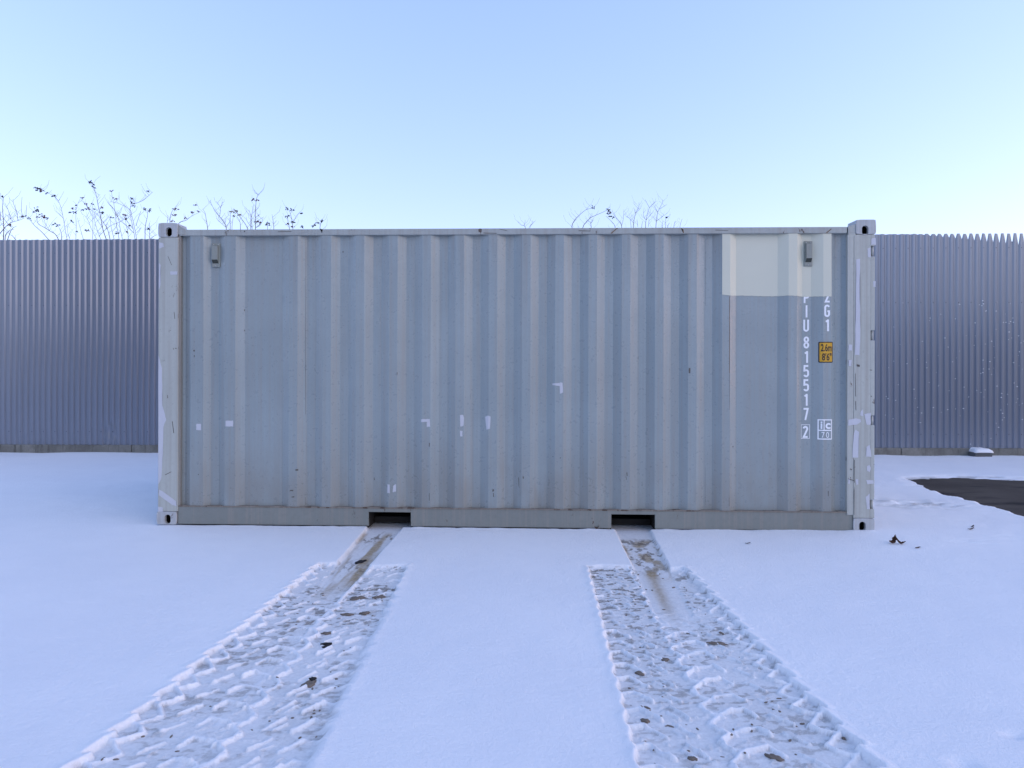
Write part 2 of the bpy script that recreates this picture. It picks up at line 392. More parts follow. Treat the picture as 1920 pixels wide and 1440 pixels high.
g2 = sl * sstep(0.52, 0.62, fbm(q * 9, y * 20, 312, 4)) * sstep(0.09, 0.14, fr) * sstep(0.56, 0.40, fr) * 0.85
grit[sub] = np.maximum(grit[sub], g2)

# scuffed snow behind the right end of the container, faint prints in front
def scuff(u, v, rx, ry, amp, seed, gamt=0.0):
    global H
    x0, y0 = ground(u, v); mk = np.exp(-((X - x0) / rx) ** 2 - ((Y - y0) / ry) ** 2)
    H += mk * amp * (fbm(X * 9, Y * 14, seed, 3) - 0.5) * 2
    if gamt: np.maximum(grit, mk * gamt * sstep(0.55, 0.7, fbm(X * 8, Y * 16, seed + 1, 3)), out=grit)
scuff(1680, 943, 0.32, 0.20, 0.030, 401, 0.5); scuff(1735, 945, 0.35, 0.22, 0.032, 405, 0.55)
scuff(1640, 940, 0.35, 0.2, 0.02, 409, 0.3); scuff(1825, 1015, 0.16, 0.10, 0.018, 413)
scuff(1885, 1005, 0.25, 0.12, 0.012, 414); scuff(1905, 1378, 0.03, 0.03, 0.05, 421); scuff(1815, 1432, 0.03, 0.03, 0.05, 425)
# bare asphalt: polygon on the ground where the snow stops
poly = [ground(*q, -0.034) for q in ((1712, 899), (1790, 897), (1840, 898), (1885, 900.5), (1925, 902))] + [(12, 2.6), (60, 4.0), (60, -30), (14, -30), (10.5, -6), (9.0, -0.05)] + \
       [ground(*q) for q in ((1925, 968), (1880, 954), (1840, 943), (1800, 932), (1770, 924), (1740, 913), (1722, 903))]
subm = (X > 4) & (X < 70) & (Y > -36) & (Y < 5); x, y = X[subm], Y[subm]
wx = x + 0.16 * (fbm(x * 4.5, y * 8, 501, 4) - 0.5); wy = y + 0.16 * (fbm(x * 4.5, y * 8, 502, 5) - 0.5)
ins = np.zeros(x.shape, bool); dmin = np.full(x.shape, 9.0)
for i in range(len(poly)):
    (ax, ay), (bx, by) = poly[i], poly[(i + 1) % len(poly)]
    dmin = np.minimum(dmin, segdist(wx, wy, ax, ay, bx, by)[0])
    with np.errstate(divide='ignore', invalid='ignore'):
        cr = ((ay > wy) != (by > wy)) & (wx < (bx - ax) * (wy - ay) / (by - ay) + ax)
    ins ^= cr
sd = np.where(ins, dmin, -dmin)
thin = sstep(-0.05, 0.045, sd)
back = sstep(1.9, 2.6, y)                 # far edge thaws gently, near edge is a sharp bank
thin = np.where(y > 2.3, sstep(-0.22, 0.10, sd + 0.10 * (fbm(x * 12, y * 20, 503, 3) - 0.5)), thin)
H[subm] = H[subm] * (1 - thin) - 0.048 * thin
added_road = sstep(-10.5, -11.5, Y + 0.6 * np.sin(X * 0.3)) * sstep(-38, -36, Y); H = H * (1 - added_road) - 0.048 * added_road   # bare roadway added unseen behind the viewpoint, for dark fence reflections
np_g = sstep(0.15, 0.6, thin) * 0.5 * sstep(0.42, 0.6, fbm(x * 5, y * 22, 505, 3))
grit[subm] = np.maximum(grit[subm], np_g)

co3 = np.stack([X, Y, H], -1).reshape(-1, 3).astype(np.float32)
idx = np.arange(NX * NY).reshape(NY, NX)
quads = np.stack([idx[:-1, :-1], idx[:-1, 1:], idx[1:, 1:], idx[1:, :-1]], -1).reshape(-1, 4).astype(np.int32)
me = bpy.data.meshes.new('snow')
me.vertices.add(len(co3)); me.vertices.foreach_set('co', co3.ravel())
me.loops.add(quads.size); me.loops.foreach_set('vertex_index', quads.ravel())
me.polygons.add(len(quads)); me.polygons.foreach_set('loop_start', np.arange(0, quads.size, 4, dtype=np.int32))
me.polygons.foreach_set('use_smooth', np.ones(len(quads), bool))
me.update(calc_edges=True)
for n, arr in (('packed', packed), ('stain', stain), ('grit', grit)):
    me.attributes.new(n, 'FLOAT', 'POINT').data.foreach_set('value', np.clip(arr, 0, 1).astype(np.float32).ravel())
tag(link('snow_ground', me, M['snow']), kind='structure')
def snow_z(x, y):
    i = min(NX - 2, max(0, int(np.searchsorted(gx, x)) - 1)); j = min(NY - 2, max(0, int(np.searchsorted(gy, y)) - 1))
    return float(H[j:j + 2, i:i + 2].mean())
print('snow quads', len(quads))

# ------------------------------------------------------------------ corrugated fence
fence = tag(empty('corrugated_fence', (0, fence_y, 0)), 'tall grey blue corrugated steel fence on a low concrete plinth behind the container', 'fence')
PITCH, FH0, FH1, RIB = 0.0949, 0.121, 3.42, 0.021
NP = 10; SW = NP * PITCH
prof = []
for k in range(NP):
    x0 = k * PITCH
    prof += [(x0, 0.0, 0), (x0 + 0.028, 0.0, 0), (x0 + 0.0475, RIB, 1), (x0 + 0.0755, RIB, 2), (x0 + 0.0890, RIB * 0.305, 0)]
prof += [(SW, 0.0, 0), (SW + 0.020, 0.0, 0)]
notch0, notch1 = PX(1715, fence_y), PX(1915, fence_y)  # bright teeth along the top put into the shape as notches showing sky
def sheet_mesh(x_off, dent=None):
    zs = [FH0, FH1] if dent is None else [FH0] + list(np.linspace(0.16, 0.75, 26)) + [FH1]
    vs, fs = [], []; n = len(prof)
    for z in zs:
        for (x, y, val) in prof:
            zz = z; yy = y
            if z == FH1:
                nt_ = max(0.0, min(1.3, (x_off + x - notch0) / (notch1 - notch0))) * 0.175
                if val == 2: zz -= nt_
                elif val == 1: zz -= nt_ * 0.02
                zz += 0.003 * math.sin(x * 37 + x_off * 11)
            if dent:
                g = math.exp(-((x + x_off - dent[0]) / 0.11) ** 4 - ((z - dent[1]) / 0.20) ** 4)
                yy = y * (1 - 0.40 * g) + g * (0.010 + 0.006 * math.sin(z * 31 + x * 20))
            vs.append((x, yy, zz))
    for r in range(len(zs) - 1):
        for i in range(n - 1): a = r * n + i; fs.append((a, a + 1, a + n + 1, a + n))
    me = bpy.data.meshes.new('corrugated_sheet'); me.from_pydata(vs, [], fs); return me
def screw_mesh(rows):
    bm = bmesh.new()
    for z in rows:
        for k in range(0, NP, 2):
            c = Vector((k * PITCH + 0.014, -0.002, z))
            bmesh.ops.create_cone(bm, cap_ends=True, segments=6, radius1=0.0075, radius2=0.006, depth=0.006, matrix=Matrix.Translation(c) @ Matrix.Rotation(math.pi / 2, 4, 'X'))
    me = bpy.data.meshes.new('screws'); bm.to_mesh(me); bm.free(); me.materials.append(M['screw']); return me
base_sheet = sheet_mesh(-99); base_sheet.materials.append(M['fence'])
screws = screw_mesh((0.33, 2.36, 3.20))
dent_x, dent_z = PX(205, fence_y), PZ(205, 815, fence_y)
xs = -11.9; k = 0
while xs < 13:
    if xs + SW > notch0: me = sheet_mesh(xs)
    elif xs <= dent_x < xs + SW: me = sheet_mesh(xs, (dent_x, dent_z))
    else: me = base_sheet
    o = link('corrugated_sheet', me, M['fence'] if me is not base_sheet else None, fence)
    o.location = (xs, -0.0022 * (k % 2), 0)
    md = o.modifiers.new('thickness', 'SOLIDIFY'); md.thickness = 0.0012; md.offset = 1
    s_ = link('screws', screws, None, o); s_['kind'] = 'stuff'
    xs += SW; k += 1
FXR = xs
bm = bmesh.new(); x0 = -12.2; nplinth = 0
while x0 < 13:
    L = 2.42 if x0 > -12.2 else 12.2 + PX(246, fence_y - 0.02) - 2.42 * 2
    b = bmesh.new(); box(b, x0 + 0.005, x0 + L - 0.005, -0.018, 0.16, -0.25, FH0 - 0.003, 0.006)
    bm_obj('concrete_plinth', b, M['concrete'], fence); x0 += L
bm.free()
for i in range(11):
    b = bmesh.new(); px_ = -11.7 + i * 2.4
    box(b, px_, px_ + 0.06, RIB + 0.012, RIB + 0.072, 0, 3.3); bm_obj('fence_post', b, M['post'], fence)
for z in (0.33, 2.36, 3.20):
    b = bmesh.new(); box(b, -11.8, FXR, RIB + 0.004, RIB + 0.0115, z - 0.03, z + 0.03); bm_obj('fence_rail', b, M['post'], fence)
# flecks of frozen snow thrown against the right-hand sheets
b = bmesh.new()
for i in range(210):
    u = rng.uniform(1660, 1925); v = 840 - (rng.random() ** 0.8) * 280
    if rng.random() > (u - 1600) / 330: continue
    q = Vector((PX(u, fence_y), -0.004, PZ(u, v, fence_y))); r = rng.uniform(0.004, 0.009)
    bmesh.ops.create_icosphere(b, subdivisions=1, radius=r, matrix=Matrix.Translation(q) @ Matrix.Diagonal((1.5, 0.4, 0.7, 1)))
o = bm_obj('snow_flecks', b, plain('frozen_snow_fleck', (0.82, 0.84, 0.88), 0.7), fence); o['kind'] = 'stuff'

# ------------------------------------------------------------------ shipping container
TH = 0.0025
cont = tag(empty('shipping_container', (0, 0, 0), (0, TH, 0)), 'weathered grey steel shipping container with corrugated side resting on the snow', 'container')
def cx(u, Y=0.0): return PX(u, Y)
def cz(u, v, Y=0.0): return PZ(u, v, Y) + cx(u, Y) * math.sin(TH)
XL, XR, HT, DP = -3.029, 3.029, 2.591, 2.438
PL, PR = cx(332.5), cx(1588.5)                 # inner edges of the front corner posts
Z_RT, Z_RB = cz(960, 427.5), cz(960, 439)      # roof rail
Z_SL = cz(960, 955)                            # sill lip
CREST, VAL = 0.020, 0.056
brk = [(330, 1), (345, 1), (358, 0), (382, 0), (393, 1), (408, 1), (422, 0), (442, 0), (457, 1), (527, 1), (542, 0), (558, 0), (573, 1), (589, 1)]
for i in range(12):
    c = 604.5 + 62.2 * i; brk += [(c, 0), (c + 16, 0), (c + 31.3, 1), (c + 46.8, 1)]
brk += [(1352, 0), (1367, 0), (1380, 1), (1458, 1), (1476, 0), (1492, 0), (1504, 1), (1521, 1), (1541, 0), (1556, 0), (1567, 1), (1577, 1), (1592, 0)]
wall = [(cx(u, 0.035), VAL if v else CREST) for u, v in brk]
wxs = [q[0] for q in wall]; wys = [q[1] for q in wall]
def wall_y(x): return float(np.interp(x, wxs, wys))
def side_panel(name, pts, z0, z1, parent, nz=1):
    vs = []; fs = []; n = len(pts)
    rows = [z0 + (z1 - z0) * i / nz for i in range(nz + 1)]
    for z in rows:
        for (x, y) in pts:
            # each pressed rib carries a little out-of-flatness
            vs.append((x, y + 0.0022 * math.sin(x * 5.1 + z * 2.3) + 0.0015 * math.sin(x * 13.7 - z * 4.1), z))
    for r in range(nz):
        for i in range(n - 1): a = r * n + i; fs.append((a, a + 1, a + n + 1, a + n))
    me = bpy.data.meshes.new(name); me.from_pydata(vs, [], fs)
    o = link(name, me, M['panel'], parent)
    md = o.modifiers.new('thickness', 'SOLIDIFY'); md.thickness = 0.002; md.offset = -1
    md2 = o.modifiers.new('bend', 'BEVEL'); md2.width = 0.0105; md2.segments = 3; md2.limit_method = 'ANGLE'; md2.angle_limit = R(20)
    return o
def wy_(x, z):
    return float(np.interp(x, wxs, [b_ + 0.0022 * math.sin(a_ * 5.1 + z * 2.3) + 0.0015 * math.sin(a_ * 13.7 - z * 4.1) for a_, b_ in wall]))
side_panel('side_wall', wall, Z_SL - 0.002, Z_RB + 0.004, cont, 10)
back = [(x, DP - y) for x, y in wall]
side_panel('side_wall', back, Z_SL, Z_RB, cont)
endp = []; yy = 0.17; i = 0
while yy < DP - 0.18: endp.append((XL + (0.02 if i % 4 < 2 else 0.056), yy)); yy += 0.07; i += 1
side_panel('end_wall', endp, 0.16, 2.47, cont)
# roof sheet with shallow ribs, below the castings
vs = []; fs = []; rp = []
for i in range(62): rp.append((XL + 0.10 + i * (6.058 - 0.2) / 61, 2.530 + (0.0 if i % 4 < 2 else -0.02)))
for x_, z_ in rp: vs += [(x_, 0.075, z_), (x_, DP - 0.075, z_)]
for i in range(len(rp) - 1): fs.append((2 * i, 2 * i + 2, 2 * i + 3, 2 * i + 1))
me = bpy.data.meshes.new('roof'); me.from_pydata(vs, [], fs); link('roof', me, M['panel'], cont)
b = bmesh.new(); box(b, XL + 0.17, XR - 0.17, 0.12, DP - 0.12, 0.135, 0.165); bm_obj('floor', b, M['floor'], cont)

# roof rails
for yf in (0, 1):
    y0, y1 = (0.010, 0.070) if yf == 0 else (DP - 0.070, DP - 0.010)
    b = bmesh.new(); box(b, PL + 0.003, PR - 0.003, y0, y1, Z_RB, Z_RT, 0.004)
    bm_obj('roof_rail', b, M['rail'], cont)
for xx in (XL + 0.01, XR - 0.07):
    b = bmesh.new(); box(b, xx, xx + 0.06, 0.165, DP - 0.165, 2.475, 2.565, 0.004); bm_obj('end_header', b, M['rail'], cont)
    b = bmesh.new(); box(b, xx, xx + 0.06, 0.165, DP - 0.165, 0.012, 0.158, 0.004); bm_obj('end_sill', b, M['sill'], cont)
# sloped gussets between castings and roof rail
b = bmesh.new(); prism(b, [(cx(331.8), cz(331, 421.5)), (cx(345.5), Z_RT + 0.002), (cx(345.5), Z_RB + 0.012), (cx(331.8), Z_RB + 0.012)], 0.0075, 0.09); bm_obj('gusset', b, M['rail'], cont)
b = bmesh.new(); prism(b, [(cx(1603.5), cz(1604, 419.5)), (cx(1589.8), Z_RT + 0.003), (cx(1589.8), Z_RB - 0.004), (cx(1603.5), Z_RB - 0.004)], 0.0075, 0.09); bm_obj('gusset', b, M['rail'], cont)

# corner castings with slotted holes
def casting(x0, x1, z0, z1, hx, hz_, front=True, hw=0.027, hh=0.040):
    b = bmesh.new(); N = 24
    y0, y1 = (0.0, 0.162) if front else (DP, DP - 0.162)
    d = 0.032 if front else -0.032
    ang = [2 * math.pi * k / N + math.pi / N for k in range(N)]
    slot = []; outer = []
    for a in ang:
        c_, s_ = math.cos(a), math.sin(a)
        slot.append((hx + hw * c_, hz_ + (hh - hw) * (1 if s_ > 0 else -1) + hw * s_))
        kx = ((x1 - hx) if c_ > 0 else (hx - x0)) / max(abs(c_), 1e-6); kz = ((z1 - hz_) if s_ > 0 else (hz_ - z0)) / max(abs(s_), 1e-6)
        k_ = min(kx, kz); outer.append([hx + k_ * c_, hz_ + k_ * s_])
    for (qx, qz) in ((x0, z0), (x0, z1), (x1, z0), (x1, z1)):
        j = min(range(N), key=lambda n: (outer[n][0] - qx) ** 2 + (outer[n][1] - qz) ** 2)
        sx = 1 if qx == x0 else -1; sz = 1 if qz == z0 else -1
        outer[j] = [qx + sx * 0.004, qz + sz * 0.004]
    so = [b.verts.new((x, y0, z)) for x, z in slot]; oo = [b.verts.new((x, y0 + d * 0.06, z)) for x, z in outer]
    oi = [b.verts.new((hx + (x - hx) * 0.965, y0, hz_ + (z - hz_) * 0.955)) for x, z in outer]
    ob = [b.verts.new((x, y1, z)) for x, z in outer]; si = [b.verts.new((x, y0 + d, z)) for x, z in slot]
    for k in range(N):
        n = (k + 1) % N
        b.faces.new((so[k], so[n], oi[n], oi[k])); b.faces.new((oi[k], oi[n], oo[n], oo[k]))
        b.faces.new((oo[k], oo[n], ob[n], ob[k])); b.faces.new((so[k], si[k], si[n], so[n]))
    b.faces.new(ob)
    o = bm_obj('corner_casting', b, M['casting'], cont)
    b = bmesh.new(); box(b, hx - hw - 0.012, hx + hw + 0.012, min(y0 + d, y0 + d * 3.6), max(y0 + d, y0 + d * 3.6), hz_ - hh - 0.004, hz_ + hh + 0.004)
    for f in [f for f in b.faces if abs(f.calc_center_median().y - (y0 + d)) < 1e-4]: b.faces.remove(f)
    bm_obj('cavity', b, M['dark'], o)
ZT = HT; zt0 = HT - 0.121; zb1 = 0.111
for fr_ in (True, False):
    casting(XL, cx(331.6), zt0, ZT, cx(315.2), cz(315, 434.8), fr_)
    casting(cx(1603.6), XR + 0.006, zt0, ZT, cx(1620.8), cz(1620, 431.8), fr_)
    casting(XL - 0.008, cx(330.8), 0.0, zb1, cx(314.2), cz(314, 973.5), fr_)
    casting(cx(1600.2), XR, 0.0, zb1, cx(1617.2), cz(1617, 987.2), fr_)

# corner posts
PY = 0.005
b = bmesh.new(); box(b, XL + 0.002, PL, PY, 0.158, zb1 + 0.002, zt0 - 0.002, 0.003); bm_obj('corner_post', b, M['frame'], cont)
b = bmesh.new(); box(b, XL + 0.002, PL, DP - 0.158, DP - PY, zb1 + 0.002, zt0 - 0.002, 0.003); bm_obj('corner_post', b, M['frame'], cont)
HU = 1632.0; hx0 = cx(HU)
hinges = [(1634, 461, 481), (1633, 619.5, 638.5), (1633, 779, 797), (1631, 936.5, 954.5)]
b = bmesh.new()
zs_ = sorted([(cz(1636, v1, PY), cz(1636, v0, PY)) for _, v0, v1 in hinges])
zp0 = cz(1594, 966); zp1 = cz(1594, 440)
box(b, PR, cx(1600.2), PY, 0.085, zp0, zp1, 0.003)                                   # inner return of the post
box(b, cx(1600.2) + 0.0015, hx0, PY - 0.001, 0.158, zb1 + 0.002, zt0 - 0.002, 0.003)
box(b, cx(1590), cx(1604), PY + 0.002, 0.085, zp1 - 0.02, zp1 + 0.012, 0.002)
prev = zb1 + 0.002
for z0_, z1_ in zs_:
    box(b, hx0 - 0.001, XR - 0.001, PY - 0.0015, 0.158, prev, z0_, 0.003); prev = z1_
box(b, hx0 - 0.001, XR - 0.001, PY - 0.0015, 0.158, prev, zt0 - 0.002, 0.003)
rp_ = bm_obj('corner_post', b, M['frame'], cont); rp_['label'] = 'wide right corner post with hinge cut-outs and white touch-up paint'
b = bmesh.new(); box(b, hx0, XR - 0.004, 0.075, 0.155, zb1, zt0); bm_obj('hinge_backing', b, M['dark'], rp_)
b = bmesh.new(); box(b, cx(1600), XR - 0.002, DP - 0.158, DP - PY, zb1 + 0.002, zt0 - 0.002, 0.003); bm_obj('corner_post', b, M['frame'], cont)

# doors in the right end
for k, (ya, yb) in enumerate(((0.165, DP / 2 - 0.006), (DP / 2 + 0.006, DP - 0.165))):
    b = bmesh.new(); box(b, XR - 0.07, XR - 0.02, ya, yb, 0.17, 2.465, 0.004)
    for q in range(5): box(b, XR - 0.021, XR - 0.006, ya + 0.03, yb - 0.03, 0.25 + q * 0.45, 0.47 + q * 0.45, 0.004)
    dr = bm_obj('door', b, M['frame'], cont)
    for yy in (ya + 0.28, yb - 0.28):
        b = bmesh.new(); tube(b, [(XR + 0.012, yy, 0.12), (XR + 0.012, yy, 2.5)], 0.017, 0.017, 8); bm_obj('locking_bar', b, M['rail'], dr)
for (u, v0, v1) in hinges:
    za, zb = cz(1637, v1, 0.03), cz(1637, v0, 0.03)
    b = bmesh.new(); tube(b, [(XR - 0.0135, 0.030, za + 0.004), (XR - 0.0135, 0.030, zb - 0.004)], 0.0125, 0.0125, 12)
    bm_obj('hinge', b, M['rail'], cont, True)

# sill with two fork pockets and a rusty lip
pk = [(cx(690.5), cx(769.5)), (cx(1146.5), cx(1228.5))]
SB0, SB1 = 0.004, Z_SL - 0.006
PZ0, PZ1 = 0.004, cz(730, 961)
b = bmesh.new(); xs_ = [PL - 0.002] + [v for p_ in pk for v in p_] + [cx(1600.0)]
for i in (0, 2, 4): box(b, xs_[i], xs_[i + 1], 0.014, 0.060, SB0, SB1, 0.003)
for a_, b_ in pk: box(b, a_ - 0.001, b_ + 0.001, 0.0145, 0.060, PZ1, SB1 - 0.0005, 0.002)
bm_obj('bottom_rail', b, M['sill'], cont)
b = bmesh.new(); box(b, PL - 0.002, cx(1599.5), DP - 0.06, DP - 0.014, SB0, SB1, 0.003); bm_obj('bottom_rail', b, M['sill'], cont)
b = bmesh.new(); n = 150
for i in range(n):
    xa = PL - 0.001 + (cx(1590) - PL) * i / n; xb = PL - 0.001 + (cx(1590) - PL) * (i + 1) / n
    j1 = 0.0016 * math.sin(i * 0.9) + 0.001 * math.sin(i * 2.3)
    box(b, xa, xb, 0.009 + abs(j1) * 0.5, 0.064, SB1 - 0.001, SB1 + 0.009 + j1)
bm_obj('sill_lip', b, M['rustlip'], cont)
b = bmesh.new()
for (xa, xb, xc) in ((PL - 0.004, PL + 0.014, 0),): box(b, xa, xb, 0.016, 0.07, 0.16, Z_RB - 0.002, 0.003)
bm_obj('dark_strip', b, M['strip_paint'], cont)  # darker strip along the inner edge of the left post
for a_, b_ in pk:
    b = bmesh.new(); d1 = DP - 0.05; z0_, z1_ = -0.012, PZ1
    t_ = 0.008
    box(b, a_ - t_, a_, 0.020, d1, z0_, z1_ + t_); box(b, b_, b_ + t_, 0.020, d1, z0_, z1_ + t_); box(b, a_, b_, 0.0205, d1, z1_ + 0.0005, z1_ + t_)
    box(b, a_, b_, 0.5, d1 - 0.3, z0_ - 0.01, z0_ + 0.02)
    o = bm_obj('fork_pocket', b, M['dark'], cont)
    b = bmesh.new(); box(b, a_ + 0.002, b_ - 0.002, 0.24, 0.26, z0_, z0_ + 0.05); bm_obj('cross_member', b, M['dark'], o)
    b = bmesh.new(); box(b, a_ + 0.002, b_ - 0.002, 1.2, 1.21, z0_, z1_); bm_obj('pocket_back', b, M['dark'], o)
# floor cross beams below
for i in range(12):
    xx = -2.7 + i * 0.49
    if any(a_ - 0.06 < xx < b_ + 0.06 for a_, b_ in pk): continue
    b = bmesh.new(); box(b, xx, xx + 0.045, 0.065, DP - 0.065, 0.02, 0.134); bm_obj('floor_beam', b, M['dark'], cont)

# ventilator covers
def vent(u0, u1, v0, v1):
    x0, x1 = cx(u0, 0.04), cx(u1, 0.04); z1, z0 = cz((u0 + u1) / 2, v0, 0.04), cz((u0 + u1) / 2, v1, 0.04)
    b = bmesh.new(); box(b, x0, x1, 0.040, 0.056, z0, z1, 0.003); o = bm_obj('vent', b, M['vent'], cont)
    xm0, xm1 = x0 + 0.010, x1 - 0.012; h = z1 - z0
    b = bmesh.new()
    za, zb_, zc = z1 - h * 0.13, z0 + h * 0.30, z0 + h * 0.14
    yf, yb_ = 0.012, 0.041
    P_ = [(xm0, yb_, za + 0.012), (xm1, yb_, za + 0.012), (xm1, yf, za), (xm0, yf, za), (xm0, yf, zb_), (xm1, yf, zb_), (xm1, yb_, zc), (xm0, yb_, zc)]
    v_ = [b.verts.new(q) for q in P_]
    for f in ((0, 1, 2, 3), (3, 2, 5, 4), (0, 3, 4, 7), (1, 6, 5, 2)): b.faces.new([v_[i] for i in f])
    bmesh.ops.recalc_face_normals(b, faces=b.faces[:]); bm_obj('hood', b, M['vent'], o)
    b = bmesh.new(); v_ = [b.verts.new((x_, y_ + 0.002, z_)) for x_, y_, z_ in (P_[4], P_[5], P_[6], P_[7])]; b.faces.new(v_)
    bm_obj('grille', b, M['ventdark'], o)
    for qx, qz in ((x0 + 0.016, z1 - 0.014), (x1 - 0.016, z1 - 0.014), ((x0 + x1) / 2, z0 + 0.010)):
        b = bmesh.new(); bmesh.ops.create_icosphere(b, subdivisions=1, radius=0.006, matrix=Matrix.Translation((qx, 0.039, qz))); bm_obj('rivet', b, M['casting'], o)
vent(396, 411.5, 456, 501); vent(1506.5, 1522, 452, 499)

# thin paint layers that follow the pressed wall
def conform(bm, off, yfun):
    xs_ = [v.co.x for v in bm.verts]; lo, hi = min(xs_), max(xs_)
    for q in wxs:
        if lo + 1e-4 < q < hi - 1e-4:
            bmesh.ops.bisect_plane(bm, geom=bm.verts[:] + bm.edges[:] + bm.faces[:], plane_co=(q, 0, 0), plane_no=(1, 0, 0))
    for v in bm.verts: v.co.y = yfun(v.co.x, v.co.z) - off
def wall_fun(x, z): return wy_(x, z)
def layer(name, polys, m, off=0.0015, yfun=wall_fun, parent=cont, label=None, Yp=0.035):
    bm = bmesh.new()
    for pts in polys:
        vs = [bm.verts.new((cx(u, Yp), 0, cz(u, v, Yp))) for u, v in pts]; bm.faces.new(vs)
    bmesh.ops.triangulate(bm, faces=bm.faces[:])
    conform(bm, off, yfun)
    for f in bm.faces:
        f.normal_update()
        if f.normal.y > 0: f.normal_flip()
    me = bpy.data.meshes.new(name); bm.to_mesh(me); bm.free()
    o = link(name, me, m, parent)
    if label: o['label'] = label
    return o
def rough_poly(pts, n=5, j=0.6, seed=0):
    r_ = random.Random(seed); out = []
    for (a, b_), (c, d) in zip(pts, pts[1:] + pts[:1]):
        for k in range(n):
            f = k / n; out.append((a + (c - a) * f + r_.uniform(-j, j), b_ + (d - b_) * f + r_.uniform(-j, j)))
    return out
# cream repaint in the top right corner
def strip_patch():
    bm = bmesh.new(); us = np.linspace(1352, 1556.5, 70); r_ = random.Random(4)
    rows = []
    for i, u in enumerate(us):
        vb = np.interp(u, (1352, 1365, 1400, 1440, 1475, 1500, 1530, 1556), (553, 554.5, 554, 555.5, 554.5, 556, 556, 556.5)) + r_.uniform(-0.35, 0.35)
        zt, zb_ = Z_RB - 0.0005, cz(u, vb, 0.035)
        rows.append([bm.verts.new((cx(u, 0.035), 0, zt + (zb_ - zt) * k / 8)) for k in range(9)])
    for A, B in zip(rows, rows[1:]):
        for k in range(8): bm.faces.new((A[k], B[k], B[k + 1], A[k + 1]))
    conform(bm, 0.0028, wall_fun)
    for f in bm.faces:
        f.normal_update()
        if f.normal.y > 0: f.normal_flip()
    me = bpy.data.meshes.new('repainted_patch'); bm.to_mesh(me); bm.free()
    link('repainted_patch', me, M['patch'], cont)['label'] = 'fresh cream repaint hiding the top of the lettering'
strip_patch()
rect = lambda a, b_, c, d: [(a, c), (b_, c), (b_, d), (a, d)]
touch = [[rect(369, 378, 794.5, 806)], [rect(424, 438, 788.5, 799.5)], [rect(789.5, 806, 785.5, 791), rect(800.5, 806.5, 791, 800)],
         [[(862.5, 778), (867.5, 777.5), (869.5, 783), (869, 798.5), (863, 799)]], [rect(862.5, 867, 807.5, 818)],
         [[(909, 781), (914, 779), (920, 781), (918, 804), (912, 805)]], [[(1034, 719), (1049, 717.5), (1049, 724), (1036, 722)], [(1049, 717), (1054, 717), (1055, 736), (1049.5, 738)]],
         [rect(726.5, 731.5, 908, 924)], [[(738, 910), (743, 907), (743.5, 921), (737, 922)]]]
for i, polys in enumerate(touch): layer('touch_up_paint', [rough_poly(q, 4, 0.45, i) for q in polys], M['touch'])
post_fun = lambda x, z: PY - 0.0015
postl = [[(296.3, 666), (303, 690), (304, 760), (309, 778), (311, 787), (306, 800), (305, 850), (303, 895), (297, 908)], [(297.5, 917), (306, 922), (330, 940), (331, 949), (322, 946), (298, 929)],
         rect(318, 331.5, 509, 515), [(296.5, 492), (300, 497), (300, 535), (296.5, 545)], [(296.5, 950), (305, 951), (306, 960), (296.5, 960)], [(297, 454), (305, 456), (306, 463), (297, 466)]]
for i, q in enumerate(postl): layer('touch_up_paint', [rough_poly(q, 4, 0.4, 50 + i)], M['touch'], 0.0012, lambda x, z: PY, Yp=0.004)
postr = [[(1604, 486), (1611, 485), (1611, 560), (1612, 640), (1610.5, 666), (1602, 665), (1603, 600)], rect(1590, 1597, 646, 657), [(1590, 675), (1596, 675), (1595.5, 687), (1590, 686)],
         [(1589.5, 787), (1604, 784.5), (1613, 786), (1614, 791), (1606, 796), (1589.5, 798)], [(1613, 772), (1617, 767), (1618, 780), (1612.5, 779)], [(1620, 776), (1632, 774), (1632, 797), (1624, 796)],
         [(1600, 812), (1604, 805), (1610, 810), (1609, 858), (1597.5, 858)], [(1624, 838), (1630, 834), (1634, 857), (1623, 856)], [(1625, 874), (1630, 871), (1632.5, 878), (1630, 885), (1625, 882)],
         [(1604, 899), (1609, 898), (1609, 908), (1605, 910)], [(1624, 900), (1637.5, 900), (1638, 907), (1626, 908)], [(1623, 932), (1630, 925), (1630.5, 955), (1625, 954)],
         rect(1636, 1640.5, 527, 538), [(1632.5, 447), (1640.5, 446), (1640.5, 459), (1631.5, 459)], [(1625, 466), (1631.5, 464), (1631.5, 483), (1626, 482)], [(1590, 898), (1594, 896), (1593, 907), (1590, 907)]]
for i, q in enumerate(postr): layer('touch_up_paint', [rough_poly(q, 4, 0.4, 80 + i)], M['touch'], 0.0012, lambda x, z: PY - 0.0015, Yp=0.004)

